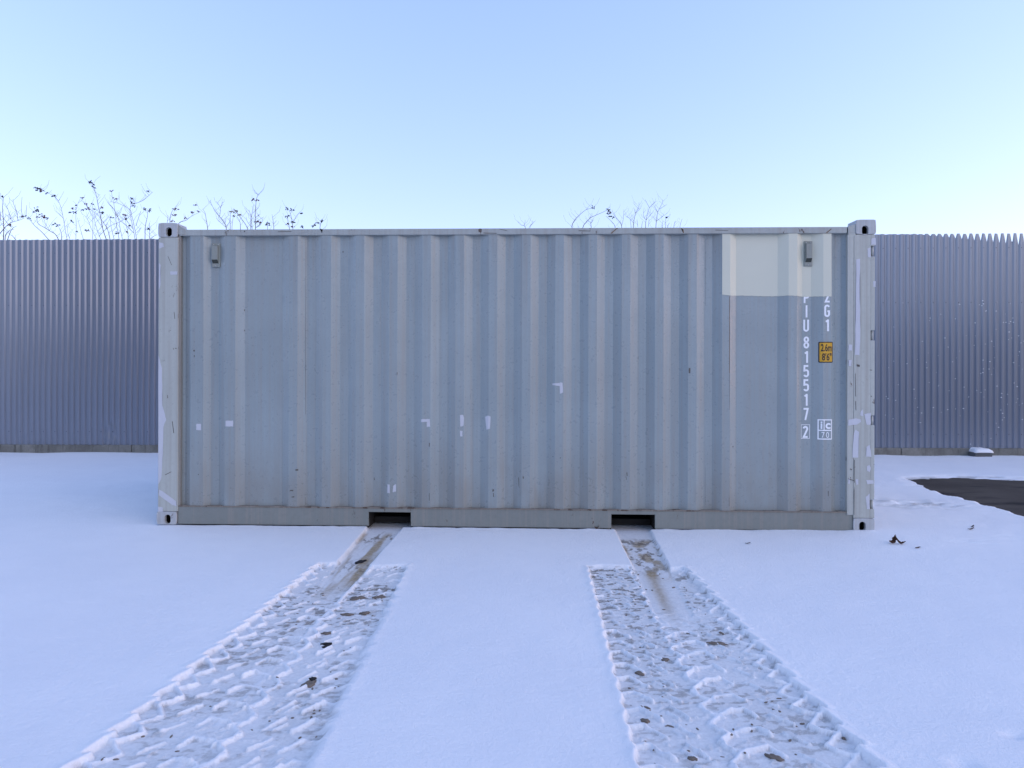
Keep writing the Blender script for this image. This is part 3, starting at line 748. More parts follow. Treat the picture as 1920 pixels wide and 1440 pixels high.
# weld seams, scratches and scuffs
M['scuff'] = plain('dark_scuff', (0.12, 0.11, 0.10), 0.7, 0.2, var=0.4, scale=30)
M['rust'] = plain('rust_line', (0.17, 0.105, 0.06), 0.8, 0.2, var=0.5, scale=25)
layer('weld_seam', [rect(1365.7, 1366.6, 556, 700)], M['rust'], 0.0009)
layer('weld_seam', [rect(1365.8, 1366.3, 700.5, 948)], M['scuff'], 0.0006)
for u_ in (571, 1323): layer('weld_seam', [rect(u_, u_ + 0.35, 446, 948)], M['scuff'], 0.0006)
for i, (a_, b_, c_, d_) in enumerate(((804.6, 806, 830, 837), (805, 805.8, 924, 938), (923, 926, 917, 921), (924.5, 926, 924, 931), (1036, 1037, 855, 857), (1049.5, 1050.6, 857, 859), (1174, 1175.4, 885, 892), (1173.5, 1174.3, 894, 899),
        (744, 745, 698, 704), (363, 366, 656, 659), (364, 365.5, 666, 670), (555, 560, 879, 882), (545, 551, 918, 920), (548, 553, 930, 932), (455.5, 457, 580, 583), (455.7, 457, 618, 621), (373, 374.5, 888, 890), (700, 701, 896, 901), (1290, 1293, 690, 700),
        (972, 972.8, 895, 912), (980, 982, 893, 897), (1551, 1552, 920, 930), (1373, 1375, 836, 839), (335, 338, 918, 926), (1497, 1499, 470, 474), (640, 641.2, 470, 473))):
    layer('scuff_mark', [rough_poly(rect(a_, b_, c_, d_), 3, 0.35, 300 + i)], M['scuff'], 0.0009)
rail_fun = lambda x, z: 0.010
for i, q in enumerate(([(1083, 432), (1106, 432.6), (1105, 433.8), (1084, 433.2)], [(1143, 437.5), (1156, 427), (1157.5, 427.5), (1145.5, 438)], [(1275, 427.5), (1280, 430), (1281, 437), (1279.6, 437), (1278.6, 431)], [(598, 428.5), (604, 430), (602.6, 437), (601.4, 436.6), (602.4, 431)],
        [(905, 436.2), (930, 436.8), (930, 438), (905, 437.6)], [(935, 429), (950, 432.5), (949.6, 433.3), (935, 429.8)], [(456, 432.6), (458.4, 432.8), (458, 435.4), (456, 435)], [(520, 434), (545, 433.6), (545, 434.6), (520, 435)], [(1547, 436.5), (1557, 428.5), (1558, 429.5), (1549, 437.2)], [(1340, 431), (1364, 432), (1364, 432.9), (1340, 432)])):
    layer('scratch', [q], M['rust'] if i in (1, 2, 8) else M['scuff'], 0.0008, rail_fun, Yp=0.010)
for i, q in enumerate(([(1603, 752), (1604.2, 752), (1604.6, 770), (1603.6, 768)], [(1602.6, 700), (1603.4, 700), (1604, 745), (1603, 742)], [(1600.8, 862), (1602, 862), (1601.8, 905), (1600.9, 905)], [(1600.8, 920), (1602, 912), (1601.6, 965), (1600.9, 965)], [(1605, 683), (1611, 684), (1611, 688), (1606, 687)],
        [(1594, 878), (1597, 880), (1596, 882), (1593.5, 880)], [(1590, 897), (1602, 901), (1602, 902), (1590, 898.2)], [(1630, 693), (1634, 693.4), (1634, 694.6), (1630, 694.2)], [(1632, 742), (1633.4, 742), (1633.4, 744), (1632, 744)])):
    layer('scratch', [q], M['scuff'], 0.0020, lambda x, z: PY - 0.0015, Yp=0.004)
for i, q in enumerate(([(325, 585), (326, 585), (327.4, 598), (326.4, 598)], [(328, 652), (330, 652.6), (330, 654.4), (328, 654)], [(322, 790), (323.2, 790), (326, 812), (324.6, 812)], [(313, 480), (313.8, 480), (321, 497), (320.2, 497)], [(309, 890), (321, 884), (321, 885), (309.5, 891)], [(298, 800), (299.4, 800), (299.4, 802.4), (298, 802)])):
    layer('scratch', [q], M['scuff'], 0.0009, lambda x, z: PY, Yp=0.004)

# lettering
def text_mesh(bm, s, u0, u1, v0, v1, bold=0.0):
    """characters fitted exactly into the box u0..u1, v0..v1 of the wall"""
    cu = bpy.data.curves.new('t', 'FONT'); cu.body = s; cu.offset = bold; cu.resolution_u = 6
    ob = bpy.data.objects.new('t', cu); col.objects.link(ob)
    bpy.context.view_layer.update()
    me = bpy.data.meshes.new_from_object(ob.evaluated_get(bpy.context.evaluated_depsgraph_get()))
    bpy.data.objects.remove(ob); bpy.data.curves.remove(cu)
    xs_ = [v.co.x for v in me.vertices]; ys_ = [v.co.y for v in me.vertices]
    a, b_, c, d = min(xs_), max(xs_), min(ys_), max(ys_)
    X0, X1 = cx(u0, 0.035), cx(u1, 0.035); um = (u0 + u1) / 2; Z1, Z0 = cz(um, v0, 0.035), cz(um, v1, 0.035)
    for v in me.vertices:
        x_ = X0 + (v.co.x - a) / (b_ - a) * (X1 - X0); z_ = Z0 + (v.co.y - c) / (d - c) * (Z1 - Z0)
        v.co = (x_, 0, z_)
    bm.from_mesh(me); bpy.data.meshes.remove(me)
def finish(name, bm, m, off, label=None):
    conform(bm, off, wall_fun)
    for f in bm.faces:
        f.normal_update()
        if f.normal.y > 0: f.normal_flip()
    me = bpy.data.meshes.new(name); bm.to_mesh(me); bm.free(); o = link(name, me, m, cont)
    if label: o['label'] = label
    return o
def arc(cu_, cv_, rx, ry, a0_, a1_, n=7):
    return [(cu_ + rx * math.cos(R(a0_ + (a1_ - a0_) * k / n)), cv_ - ry * math.sin(R(a0_ + (a1_ - a0_) * k / n))) for k in range(n + 1)]
GL = {   # stencil-like condensed strokes in a 10 x 22 box, v downwards; (points, closed)
    'P': [([(1.5, 22), (1.5, 1.5), (5, 1.5)] + arc(5.2, 5, 3.3, 3.5, 90, 0) + arc(5.2, 8.5, 3.3, 3.5, 0, -90) + [(3, 12)], False)],
    'I': [([(5, 0), (5, 22)], False)],
    'U': [([(1.5, 0), (1.5, 16.5)] + arc(5, 17, 3.5, 3.6, 180, 360, 10) + [(8.5, 16.5), (8.5, 0)], False)],
    '8': [(arc(5, 5.6, 3.3, 4.2, 0, 360, 18)[:-1], True), (arc(5, 16, 3.5, 4.6, 0, 360, 18)[:-1], True)],
    '1': [([(6.6, 22), (6.6, 0.2)], False), ([(2.4, 4.4), (5.2, 3.0), (6.0, 1.6)], False)],
    '5': [([(8.9, 1.5), (2, 1.5), (1.7, 10.2)] + arc(5, 12.6, 3.5, 3.2, 130, 0, 6) + arc(5, 17, 3.5, 3.6, 0, -165, 10), False)],
    '7': [([(0.6, 1.5), (8.3, 1.5), (4.0, 22)], False)],
    '2': [(arc(5, 5.2, 3.4, 3.7, 170, -20, 11) + [(1.9, 20.5), (9.2, 20.5)], False)],
    'G': [(arc(5, 5, 3.5, 3.5, 15, 180, 9) + arc(5, 17, 3.5, 3.5, 180, 355, 9) + [(8.5, 11.8), (5.4, 11.8)], False)],
}
def stroke_char(bm, ch, u0, v0, sc_u, sc_v, wd):
    """flat stroke with mitred corners, laid on the wall"""
    for pts, closed in GL[ch]:
        P_ = [Vector((u0 + a * sc_u, v0 + b_ * sc_v)) for a, b_ in pts]; n = len(P_); L_, R_ = [], []
        for i, p_ in enumerate(P_):
            pa = P_[(i - 1) % n] if (closed or i > 0) else None; pb = P_[(i + 1) % n] if (closed or i < n - 1) else None
            d0 = (p_ - pa).normalized() if pa is not None else (pb - p_).normalized(); d1 = (pb - p_).normalized() if pb is not None else d0
            n0 = Vector((-d0.y, d0.x)); n1 = Vector((-d1.y, d1.x)); m_ = (n0 + n1)
            m_ = m_.normalized() if m_.length > 1e-4 else n0
            k_ = wd / 2 / max(0.45, m_.dot(n0)); L_.append(p_ + m_ * k_); R_.append(p_ - m_ * k_)
        lv = [bm.verts.new((cx(q.x, 0.035), 0, cz(q.x, q.y, 0.035))) for q in L_]; rv = [bm.verts.new((cx(q.x, 0.035), 0, cz(q.x, q.y, 0.035))) for q in R_]
        for i in range(n if closed else n - 1):
            j = (i + 1) % n; bm.faces.new((lv[i], lv[j], rv[j], rv[i]))
for s, u0, v0, v1 in (('P', 1507.5, 545.5, 568), ('I', 1507.6, 572, 595), ('U', 1507, 599, 621.5), ('8', 1507.4, 631, 653), ('1', 1507.3, 658, 680.3), ('5', 1507.2, 684.6, 707), ('5', 1507.2, 711.2, 733.7),
                      ('1', 1506.8, 738.5, 761), ('7', 1507, 765.2, 788), ('2', 1506.2, 799.2, 821.2), ('2', 1543.4, 545, 567.4), ('G', 1543, 571.7, 594.5), ('1', 1543, 599, 621.3)):
    b = bmesh.new(); stroke_char(b, s, u0, v0, 1.03, (v1 - v0) / 22, 3.5); finish('painted_character', b, M['letter'], 0.0014)
def frame_polys(u0, u1, v0, v1, w_):
    return [rect(u0, u1, v0, v0 + w_), rect(u0, u1, v1 - w_, v1), rect(u0, u0 + w_, v0 + w_, v1 - w_), rect(u1 - w_, u1, v0 + w_, v1 - w_)]
layer('check_digit_frame', frame_polys(1503, 1519.7, 796.2, 823, 0.9), M['letter'], 0.0014)
layer('railway_mark_frame', frame_polys(1532.3, 1558.8, 786, 824, 2.1) + [rect(1542.6, 1544.2, 788.1, 805.6), rect(1534.4, 1556.7, 805.6, 807.8)], M['letter'], 0.0014)
for ch_, a_, b_, c_, d_, bo in (('i', 1537.2, 1540.4, 790, 804, .03), ('c', 1546, 1555.6, 793, 804, .03), ('7', 1538.8, 1544.5, 810, 820.6, 0), ('0', 1547, 1552.6, 810, 820.6, 0)):
    b = bmesh.new(); text_mesh(b, ch_, a_, b_, c_, d_, bo); finish('painted_character', b, M['letter'], 0.0014)
def rrect(u0, u1, v0, v1, r_):
    out = []
    for (cu_, cv_, a0_) in ((u1 - r_, v0 + r_, -90), (u1 - r_, v1 - r_, 0), (u0 + r_, v1 - r_, 90), (u0 + r_, v0 + r_, 180)):
        for k in range(5): a = R(a0_ + k * 22.5); out.append((cu_ + r_ * math.cos(a), cv_ + r_ * math.sin(a)))
    return out
layer('height_sign', [rrect(1533, 1560, 641, 680, 2.0)], M['black'], 0.0014, label='black bordered yellow height sign')
layer('sign_face', [rrect(1534.9, 1558.2, 642.8, 678.2, 1.2)], M['yellow'], 0.0022)
b = bmesh.new(); text_mesh(b, '2.6m', 1536.8, 1557.0, 645.0, 659.0, 0.02); text_mesh(b, "8'6\"", 1539, 1556.5, 662.0, 676.2, 0.02); finish('sign_text', b, M['black'], 0.0030)

# ------------------------------------------------------------------ low box by the fence with a cap of snow
gx0, gy0 = ground(1839, 857.5); by = gy0
bx0, bx1 = PX(1829, by), PX(1860.5, by); bzt = PZ(1845, 849, by)
bxo = tag(empty('utility_box', ((bx0 + bx1) / 2, by, 0)), 'low dark grey box capped with snow at the foot of the fence', 'box')
hw = (bx1 - bx0) / 2
b = bmesh.new()
q = [(-hw, 0), (hw, 0), (hw - 0.03, 0.30), (-hw - 0.03, 0.30)]
lo = [b.verts.new((x_, y_, -0.08)) for x_, y_ in q]; hi = [b.verts.new((x_, y_, bzt)) for x_, y_ in q]
b.faces.new(hi)
for i in range(4): b.faces.new((lo[i], lo[(i + 1) % 4], hi[(i + 1) % 4], hi[i]))
bm_obj('box_body', b, M['boxwood'], bxo)
b = bmesh.new()
lv = []
for (s_, z_) in ((1.02, bzt + 0.001), (1.05, bzt + 0.010), (0.95, bzt + 0.034), (0.70, bzt + 0.058), (0.4, bzt + 0.062)):
    ring = []
    for k in range(24):
        a = 2 * math.pi * k / 24; ca, sa = math.cos(a), math.sin(a); e = max(abs(ca), abs(sa))
        ring.append(b.verts.new((hw * s_ * ca / e * (1 + 0.03 * math.sin(5 * a)), 0.15 + 0.165 * s_ * sa / e, z_ + 0.004 * math.sin(3 * a + z_ * 90))))
    lv.append(ring)
for A, B in zip(lv, lv[1:]):
    for k in range(24): b.faces.new((A[k], A[(k + 1) % 24], B[(k + 1) % 24], B[k]))
b.faces.new(lv[-1]); b.faces.new(lv[0][::-1]); bm_obj('snow_cap', b, M['snow'], bxo, True)

# ------------------------------------------------------------------ shrubs behind the fence
def conv(pts, x0, y0, s): return [(x0 + a / s, y0 + b_ / s) for a, b_ in pts]
def leaf_cluster(bm, c, size, n, rr):
    for _ in range(n):
        d = Vector((rr.gauss(0, 1), rr.gauss(0, 0.8), rr.gauss(0, 0.8))) * size * 0.38
        L = rr.uniform(0.026, 0.050); q = Matrix.Rotation(rr.uniform(0, 6.3), 3, 'Z') @ Matrix.Rotation(rr.uniform(-1.5, 1.5), 3, 'X') @ Matrix.Rotation(rr.uniform(-1, 1), 3, 'Y')
        pts = [(0, 0, 0), (L * .45, L * .32, .006), (L * 1.1, L * .05, -.008), (L * .5, -L * .30, .008), (L * .5, 0, -.006)]
        v = [bm.verts.new(c + d + q @ Vector(p_)) for p_ in pts]
        bm.faces.new((v[0], v[4], v[1])); bm.faces.new((v[1], v[4], v[2])); bm.faces.new((v[2], v[4], v[3])); bm.faces.new((v[3], v[4], v[0]))
def shrub(label, Y, stems, leaves, frame, r0=0.0052, lm='leafdark', cat='shrub'):
    rr = random.Random(hash_(label)); x0, y0, s = frame
    base = conv(stems[0][:1], x0, y0, s)[0]; bx = PX(base[0], Y)
    root = tag(empty('bare_shrub', (bx, Y, 0)), label, cat, 'bare shrubs behind the fence')
    sh = bmesh.new(); _i = 0
    for st_ in stems:
        p = conv(st_, x0, y0, s); yo = rr.uniform(-0.12, 0.12)
        w3 = []
        for i, (u, v) in enumerate(p):
            yy = Y + yo * (0.4 + 0.6 * i / len(p)) + rr.uniform(-0.02, 0.02)
            w3.append(Vector((PX(u, yy) - bx, yy - Y, PZ(u, v, yy))))
        # round the traced bends
        sm_ = [w3[0]]
        for i in range(len(w3) - 1):
            pm = w3[max(i - 1, 0)]; a_, b_, pn = w3[i], w3[i + 1], w3[min(i + 2, len(w3) - 1)]
            for f in (0.34, 0.67, 1.0):
                sm_.append(0.5 * ((2 * a_) + (b_ - pm) * f + (2 * pm - 5 * a_ + 4 * b_ - pn) * f * f + (3 * a_ - pm - 3 * b_ + pn) * f ** 3))
        r0 = r0 if _i else r0 * 0.85; _i = 1; rs = r0
        if sm_[0].z < 3.62 and p[0][1] > 424:         # main stem: carry it down to the soil
            g = Vector((sm_[0].x * 0.35 + rr.uniform(-.08, .08), rr.uniform(-.05, .05), -0.03))
            down = [g, g.lerp(sm_[0], 0.35) + Vector((rr.uniform(-.04, .04), 0, 0)), g.lerp(sm_[0], 0.75) + Vector((rr.uniform(-.03, .03), 0, 0))]
            sm_ = down + sm_; rs = r0 * 1.7
        else: rs = r0 * 0.8
        tube(sh, sm_, rs, r0 * 0.38, 5)
        top = [q for q in sm_ if q.z > 3.35]
        for q in top[1:-1]:                       # fine side twigs
            if rr.random() < 0.5:
                sd_ = rr.choice((-1, 1)); L = rr.uniform(0.06, 0.20)
                e1 = q + Vector((sd_ * L * 0.55, rr.uniform(-.05, .05), L * 0.55)); e2 = q + Vector((sd_ * L * 0.75, rr.uniform(-.06, .06), L * 1.1))
                tube(sh, [q, e1, e2], r0 * 0.42, r0 * 0.22, 4)
    bm_obj('stems', sh, M['bark'], root, True)
    for (a_, b_, sz) in leaves:
        u, v = conv([(a_, b_)], x0, y0, s)[0]; c = Vector((PX(u, Y) - bx, rr.uniform(-.04, .04), PZ(u, v, Y)))
        size = sz / s / F_PX * (Y + CD); lb = bmesh.new(); leaf_cluster(lb, c, size, max(6, int(size * size * 3400) + 5), rr)
        bm_obj('leaf_cluster', lb, M[lm if rr.random() < 0.75 else 'leafbrown'], root)
def hash_(s): return sum((i + 1) * ord(ch) for i, ch in enumerate(s))
FA, FB, FC = (0, 330, 6.4), (300, 340, 6.0), (900, 350, 4.8)
shrub('spreading bare branch leaning in at the left edge above the fence', 6.15,
      [[(-60, 765), (0, 690), (50, 630), (100, 580), (160, 550), (230, 532), (300, 500)], [(40, 765), (45, 640), (40, 520), (30, 380), (40, 260), (20, 225)], [(160, 550), (110, 500), (60, 450)], [(215, 532), (200, 430), (165, 340), (155, 280)],
       [(280, 505), (255, 400), (265, 250)], [(310, 495), (320, 350)], [(100, 580), (20, 480), (-20, 430)], [(190, 765), (150, 720), (110, 700)], [(90, 765), (140, 640), (200, 600)], [(45, 560), (0, 600)], [(130, 520), (95, 400), (55, 320)],
       [(-10, 765), (-20, 600), (5, 500), (-10, 330), (10, 200)], [(60, 765), (70, 700), (120, 650), (170, 640)]], [(240, 483, 14), (283, 478, 18), (40, 250, 8), (100, 585, 12)], FA, 0.0062)
shrub('tall arching stem ending in a dark leaf tuft at far left', 6.3, [[(805, 760), (785, 660), (760, 510), (735, 390), (700, 300), (650, 245), (580, 205), (520, 180), (450, 150)], [(760, 510), (710, 450)], [(700, 300), (720, 280)]], [(450, 155, 38), (515, 180, 26), (562, 208, 13), (655, 240, 7)], FA)
shrub('low curved stems with curled dark leaves left of the arching stem', 6.05,
      [[(580, 760), (500, 670), (420, 600), (360, 530), (310, 500)], [(700, 760), (665, 700), (600, 660), (510, 605), (460, 575), (440, 500), (445, 440)], [(600, 660), (560, 600), (520, 510)], [(740, 760), (735, 680), (700, 600)]],
      [(440, 410, 38), (515, 480, 32), (447, 490, 12), (583, 515, 14), (650, 575, 14), (695, 595, 22), (357, 512, 16)], FA)
shrub('thicket of thin upright stems with small leaves left of the container', 6.4,
      [[(910, 760), (915, 600), (910, 470), (925, 360), (965, 270)], [(1160, 760), (1090, 620), (1060, 540), (1020, 480), (980, 455)], [(1110, 760), (1115, 600), (1105, 480), (1040, 360), (970, 290)], [(1210, 760), (1170, 660), (1130, 520), (1105, 420), (1110, 340)],
       [(1000, 760), (960, 620), (930, 500)], [(840, 760), (815, 690), (810, 600)]],
      [(880, 390, 15), (868, 440, 13), (905, 437, 11), (928, 355, 10), (970, 265, 13), (885, 552, 10), (905, 665, 16), (1020, 335, 12), (1018, 405, 15), (1070, 400, 17), (1040, 655, 18), (1015, 650, 9), (1110, 340, 16), (1130, 395, 12)], FA)
shrub('tall leaning stem topped by withered leaves amid the thicket', 6.25, [[(1275, 760), (1230, 620), (1200, 450), (1175, 340), (1160, 250), (1130, 150), (1070, 65)], [(1320, 760), (1290, 640), (1215, 520), (1150, 440)], [(1165, 260), (1200, 220)], [(1230, 620), (1150, 500), (1120, 420)]], [(1110, 100, 15), (1135, 138, 10), (1075, 70, 9), (1235, 378, 14), (1220, 435, 13)], FA)
shrub('dense cluster of crossing stems just left of the container corner', 6.5,
      [[(1370, 760), (1335, 620), (1320, 480)], [(1430, 760), (1400, 600), (1385, 470), (1365, 330), (1335, 190)], [(1470, 760), (1440, 620), (1420, 500), (1370, 400), (1290, 315)], [(1640, 760), (1610, 600), (1575, 450), (1555, 400), (1450, 340), (1370, 315), (1320, 310)],
       [(1620, 760), (1600, 640), (1570, 500), (1560, 420), (1570, 340), (1565, 280)], [(1600, 680), (1520, 600), (1440, 530), (1380, 430), (1330, 350)], [(1580, 340), (1640, 325), (1720, 290), (1790, 230), (1835, 190)], [(1190, 720), (1270, 640), (1340, 590), (1430, 555), (1500, 515)],
       [(1640, 680), (1700, 620)], [(1630, 600), (1690, 420)], [(1540, 760), (1530, 650), (1490, 480)], [(1270, 640), (1290, 560)], [(1600, 640), (1540, 560), (1480, 470)]],
      [(1335, 495, 14), (1340, 187, 12), (1375, 275, 18), (1570, 272, 17), (1585, 320, 17), (1615, 370, 18), (1765, 180, 9), (1500, 505, 10), (1490, 465, 8), (1405, 680, 19), (1530, 590, 12), (1520, 675, 10)], FA, 0.006)
shrub('two short stems with a dark leaf beside the container corner', 6.2, [[(1740, 760), (1745, 600), (1770, 480), (1770, 400)], [(1795, 760), (1795, 560)], [(1800, 760), (1850, 720), (1890, 705)]], [(1780, 403, 15), (1730, 395, 8), (1780, 640, 14)], FA)
shrub('brown tipped stem rising over the left corner casting', 6.35, [[(110, 660), (112, 480), (115, 400), (140, 330), (165, 310)], [(190, 660), (205, 480), (290, 440), (350, 395), (430, 355)], [(80, 480), (90, 380)]], [(165, 312, 22), (160, 380, 13), (150, 447, 10), (430, 340, 10), (385, 265, 9), (272, 408, 8), (360, 350, 7)], FB, lm='leafbrown')
shrub('bare forked twig behind the left end of the roof rail', 6.2, [[(745, 660), (745, 520), (720, 460), (670, 395), (620, 330), (575, 250), (570, 215)], [(670, 395), (680, 300), (635, 225)], [(680, 300), (705, 230)], [(745, 520), (700, 480), (650, 440)], [(730, 480), (745, 410)], [(545, 660), (535, 520), (520, 430), (505, 350), (475, 310)], [(745, 520), (785, 450)]], [], FB)
shrub('stem bent under an olive yellow leaf clump', 6.3, [[(790, 660), (790, 520), (790, 420), (795, 350)], [(1000, 660), (980, 520), (930, 440), (890, 380), (850, 340)], [(905, 660), (905, 520), (900, 460), (870, 400)], [(810, 660), (810, 510), (825, 390)]], [(815, 345, 22), (840, 328, 22), (862, 345, 18), (880, 375, 9), (825, 385, 7)], FB, lm='leafolive')
shrub('pinkish upright twig with side shoots above the roof rail', 6.1, [[(1075, 660), (1075, 520), (1072, 400), (1075, 300), (1085, 200), (1100, 150), (1060, 128)], [(1035, 660), (1035, 520), (1030, 430), (1040, 330), (1055, 260)], [(1035, 520), (980, 450), (970, 400)], [(1075, 470), (1120, 430), (1165, 400)], [(1080, 520), (1130, 490), (1160, 410)],
       [(1075, 330), (1105, 300)], [(1075, 405), (1130, 370)], [(1100, 150), (1115, 140)], [(1030, 400), (1000, 320)], [(1020, 660), (1018, 500), (1022, 370)]], [(1060, 208, 15), (1100, 210, 9), (1078, 450, 12), (1115, 465, 9)], FB, lm='leafbrown')
shrub('small shoot with a few dark leaves right of the pinkish twig', 6.4, [[(1210, 660), (1210, 520), (1208, 440)], [(1280, 660), (1280, 510), (1270, 430), (1260, 370)], [(1280, 480), (1310, 440)]], [(1205, 460, 13), (1212, 490, 10)], FB)
shrub('leafy pair of stems with dark tips above the roof rail', 6.25, [[(1495, 660), (1495, 520), (1480, 420), (1460, 340), (1440, 310)], [(1500, 460), (1530, 400), (1560, 360), (1590, 358)], [(1465, 660), (1455, 520), (1440, 450), (1425, 390)], [(1800, 660), (1800, 520), (1810, 470), (1812, 440)]],
      [(1437, 305, 15), (1475, 320, 8), (1490, 460, 19), (1495, 510, 14), (1590, 358, 14), (1425, 390, 8), (1435, 485, 8), (1605, 510, 14), (1720, 505, 15), (1740, 497, 9), (1812, 440, 17), (1775, 472, 8)], FB)
shrub('tiny bare twigs peeping over the middle of the roof rail', 6.3, [[(430, 470), (405, 360), (370, 345), (340, 310)], [(400, 350), (408, 300)], [(440, 470), (450, 360), (470, 335), (500, 305)]], [], FC, 0.0044)
shrub('arching stem with a small leaf near the roof middle', 6.15, [[(830, 470), (828, 362), (835, 330), (860, 290), (890, 260), (950, 210), (1000, 195), (1015, 190)]], [(1020, 187, 16)], FC)
shrub('arching stem holding one large hanging dark leaf', 6.35, [[(900, 470), (928, 362), (950, 325), (995, 280), (1060, 250), (1130, 218), (1150, 205)], [(1005, 470), (1000, 355), (990, 320), (970, 310)], [(1000, 330), (1020, 300)]], [(1158, 215, 15), (1158, 232, 18), (1157, 245, 13)], FC)
shrub('leafless twiggy shrub with forked shoots behind the right half', 6.2,
      [[(1225, 470), (1215, 360), (1185, 315), (1130, 262)], [(1285, 470), (1275, 360), (1260, 320), (1215, 265), (1190, 215)], [(1275, 350), (1290, 290), (1295, 205)], [(1380, 470), (1380, 360), (1385, 310), (1400, 240), (1430, 180), (1430, 140)], [(1400, 240), (1450, 190)],
       [(1380, 325), (1345, 285), (1315, 270)], [(1365, 470), (1360, 360), (1350, 290)], [(1400, 240), (1385, 190)], [(1420, 360), (1415, 300)]], [(1170, 272, 6), (1200, 272, 6)], FC, 0.0046)
shrub('rightmost leafless shrub with fine spreading shoots', 6.45,
      [[(1490, 470), (1490, 362), (1495, 300), (1525, 190), (1590, 130)], [(1495, 300), (1470, 260), (1478, 190)], [(1495, 300), (1560, 220)], [(1525, 190), (1485, 115)], [(1455, 470), (1455, 360), (1465, 310)],
       [(1583, 470), (1583, 360), (1590, 300), (1600, 230), (1640, 150), (1645, 120)], [(1600, 230), (1560, 160)], [(1620, 200), (1680, 160)], [(1590, 310), (1640, 270), (1685, 240)], [(1590, 310), (1548, 260)], [(1670, 470), (1670, 360), (1672, 270)],
       [(1640, 470), (1640, 355), (1645, 310)], [(1690, 470), (1690, 355), (1710, 325)], [(1745, 470), (1745, 355), (1760, 305)], [(1800, 470), (1800, 355), (1820, 290)], [(1515, 360), (1522, 290)]], [(1683, 285, 6)], FC, 0.0046)

# ------------------------------------------------------------------ leaves and clods lying about
def curled_leaf(name, u, v, L, label, mtl='oak', rot=0.0, lobes=4, curl=0.5, z_off=0.004, wid=0.30):
    x_, y_ = ground(u, v); root_z = snow_z(x_, y_) + z_off
    bm = bmesh.new(); rr = random.Random(int(u * 7 + v)); n = 14; rows = []
    for i in range(n + 1):
        f = i / n; wv = wid * math.sin(math.pi * min(1, f * 0.97 + 0.02)) ** 0.7 * (0.72 + 0.28 * math.cos(f * lobes * 2 * math.pi))
        zc = L * curl * (abs(f - 0.42) ** 1.6) * 2.0; row = []
        for j in (-1, -0.5, 0, 0.5, 1):
            row.append(bm.verts.new((L * (f - 0.5), L * wv * j, zc + L * 0.32 * curl * j * j * (0.5 + f) + L * 0.02 * rr.uniform(-1, 1))))
        rows.append(row)
    for A, B in zip(rows, rows[1:]):
        for k in range(4): bm.faces.new((A[k], B[k], B[k + 1], A[k + 1]))
    tube(bm, [(L * 0.48, 0, L * curl * 0.35), (L * 0.58, L * 0.02, L * curl * 0.42), (L * 0.70, L * 0.05, L * curl * 0.40)], L * 0.018, L * 0.010, 4)
    o = bm_obj(name, bm, M[mtl]); md = o.modifiers.new('thickness', 'SOLIDIFY'); md.thickness = 0.0012
    o.location = (x_, y_, root_z); o.rotation_euler = (rr.uniform(-.15, .15), rr.uniform(-.1, .1), rot)
    return tag(o, label, 'leaf', 'dry leaves on the snow')
curled_leaf('dead_leaf', 1675, 1020, 0.078, 'curled brown leaf with an upright lobe on snow right of the container', rot=0.5, curl=0.62, wid=0.34)
curled_leaf('dead_leaf', 1688, 1021, 0.070, 'brown leaf curled like a cup touching the upright lobed leaf', rot=2.9, curl=0.6, wid=0.28)
curled_leaf('dead_leaf', 1720.5, 1029, 0.045, 'small flat brown leaf nearest the big curled leaves', rot=0.2, curl=0.15, wid=0.25)
curled_leaf('dead_leaf', 1820.5, 993.8, 0.055, 'small reddish brown leaf at far right, nearer of two', rot=0.1, curl=0.25, wid=0.28)
curled_leaf('dead_leaf', 1823.5, 988.8, 0.04, 'tiny dark leaf at far right, just behind the reddish one', rot=0.4, curl=0.3, mtl='leafdark')
curled_leaf('dead_leaf', 1402, 1020.3, 0.042, 'tiny dark leaf alone in front of the container', rot=0.1, curl=0.2, mtl='leafdark')
curled_leaf('dead_leaf', 1120, 991.2, 0.05, 'orange brown leaf against the sill left of the right fork pocket', rot=0.6, curl=0.7, z_off=0.006)
def clod(u, v, sx, sy, sz, rot, label, mtl='mud', seed=0, vshape=False):
    x_, y_ = ground(u, v, -0.025); z_ = snow_z(x_, y_); rr = random.Random(seed + int(u))
    bm = bmesh.new()
    if vshape:
        tube(bm, [(-sx, sy * 0.9, 0.004), (-sx * 0.2, sy * 0.7, 0.010), (sx * 0.8, 0.1 * sy, 0.012), (sx * 0.2, -sy * 0.5, 0.009), (-sx * 0.8, -sy, 0.003)], 0.013, 0.012, 7)
        for vv in bm.verts: vv.co += Vector((rr.uniform(-1, 1), rr.uniform(-1, 1), rr.uniform(-1, 1))) * 0.0025
    else:
        bmesh.ops.create_icosphere(bm, subdivisions=3, radius=1)
        ph = [rr.uniform(0, 6) for _ in range(6)]
        for vv in bm.verts:
            c = vv.co.copy(); k_ = 1 + 0.22 * math.sin(c.x * 3.1 + ph[0]) * math.sin(c.y * 2.7 + ph[1]) + 0.16 * math.sin(c.x * 6 + c.y * 5 + ph[2]) + 0.08 * math.sin(c.y * 11 + c.z * 9 + ph[3]) + 0.05 * rr.uniform(-1, 1)
            vv.co = Vector((c.x * sx * k_, c.y * sy * k_, c.z * sz * k_))
    o = bm_obj('mud_clod', bm, M[mtl], None, not vshape)
    o.location = (x_, y_, z_ + (0.002 if not vshape else -0.002)); o.rotation_euler = (0, 0, rot)
    o.scale = (0.78, 0.78, 0.6)
    return tag(o, label, 'mud clod', 'clods of mud in the tyre tracks')
clod(578, 1286, 0.030, 0.052, 0.015, -0.5, 'largest grey brown mud clod, in the lower right half of the left track')
clod(586, 1276, 0.020, 0.024, 0.016, 0.3, 'dark lump resting against the far end of the largest clod', 'rubber')
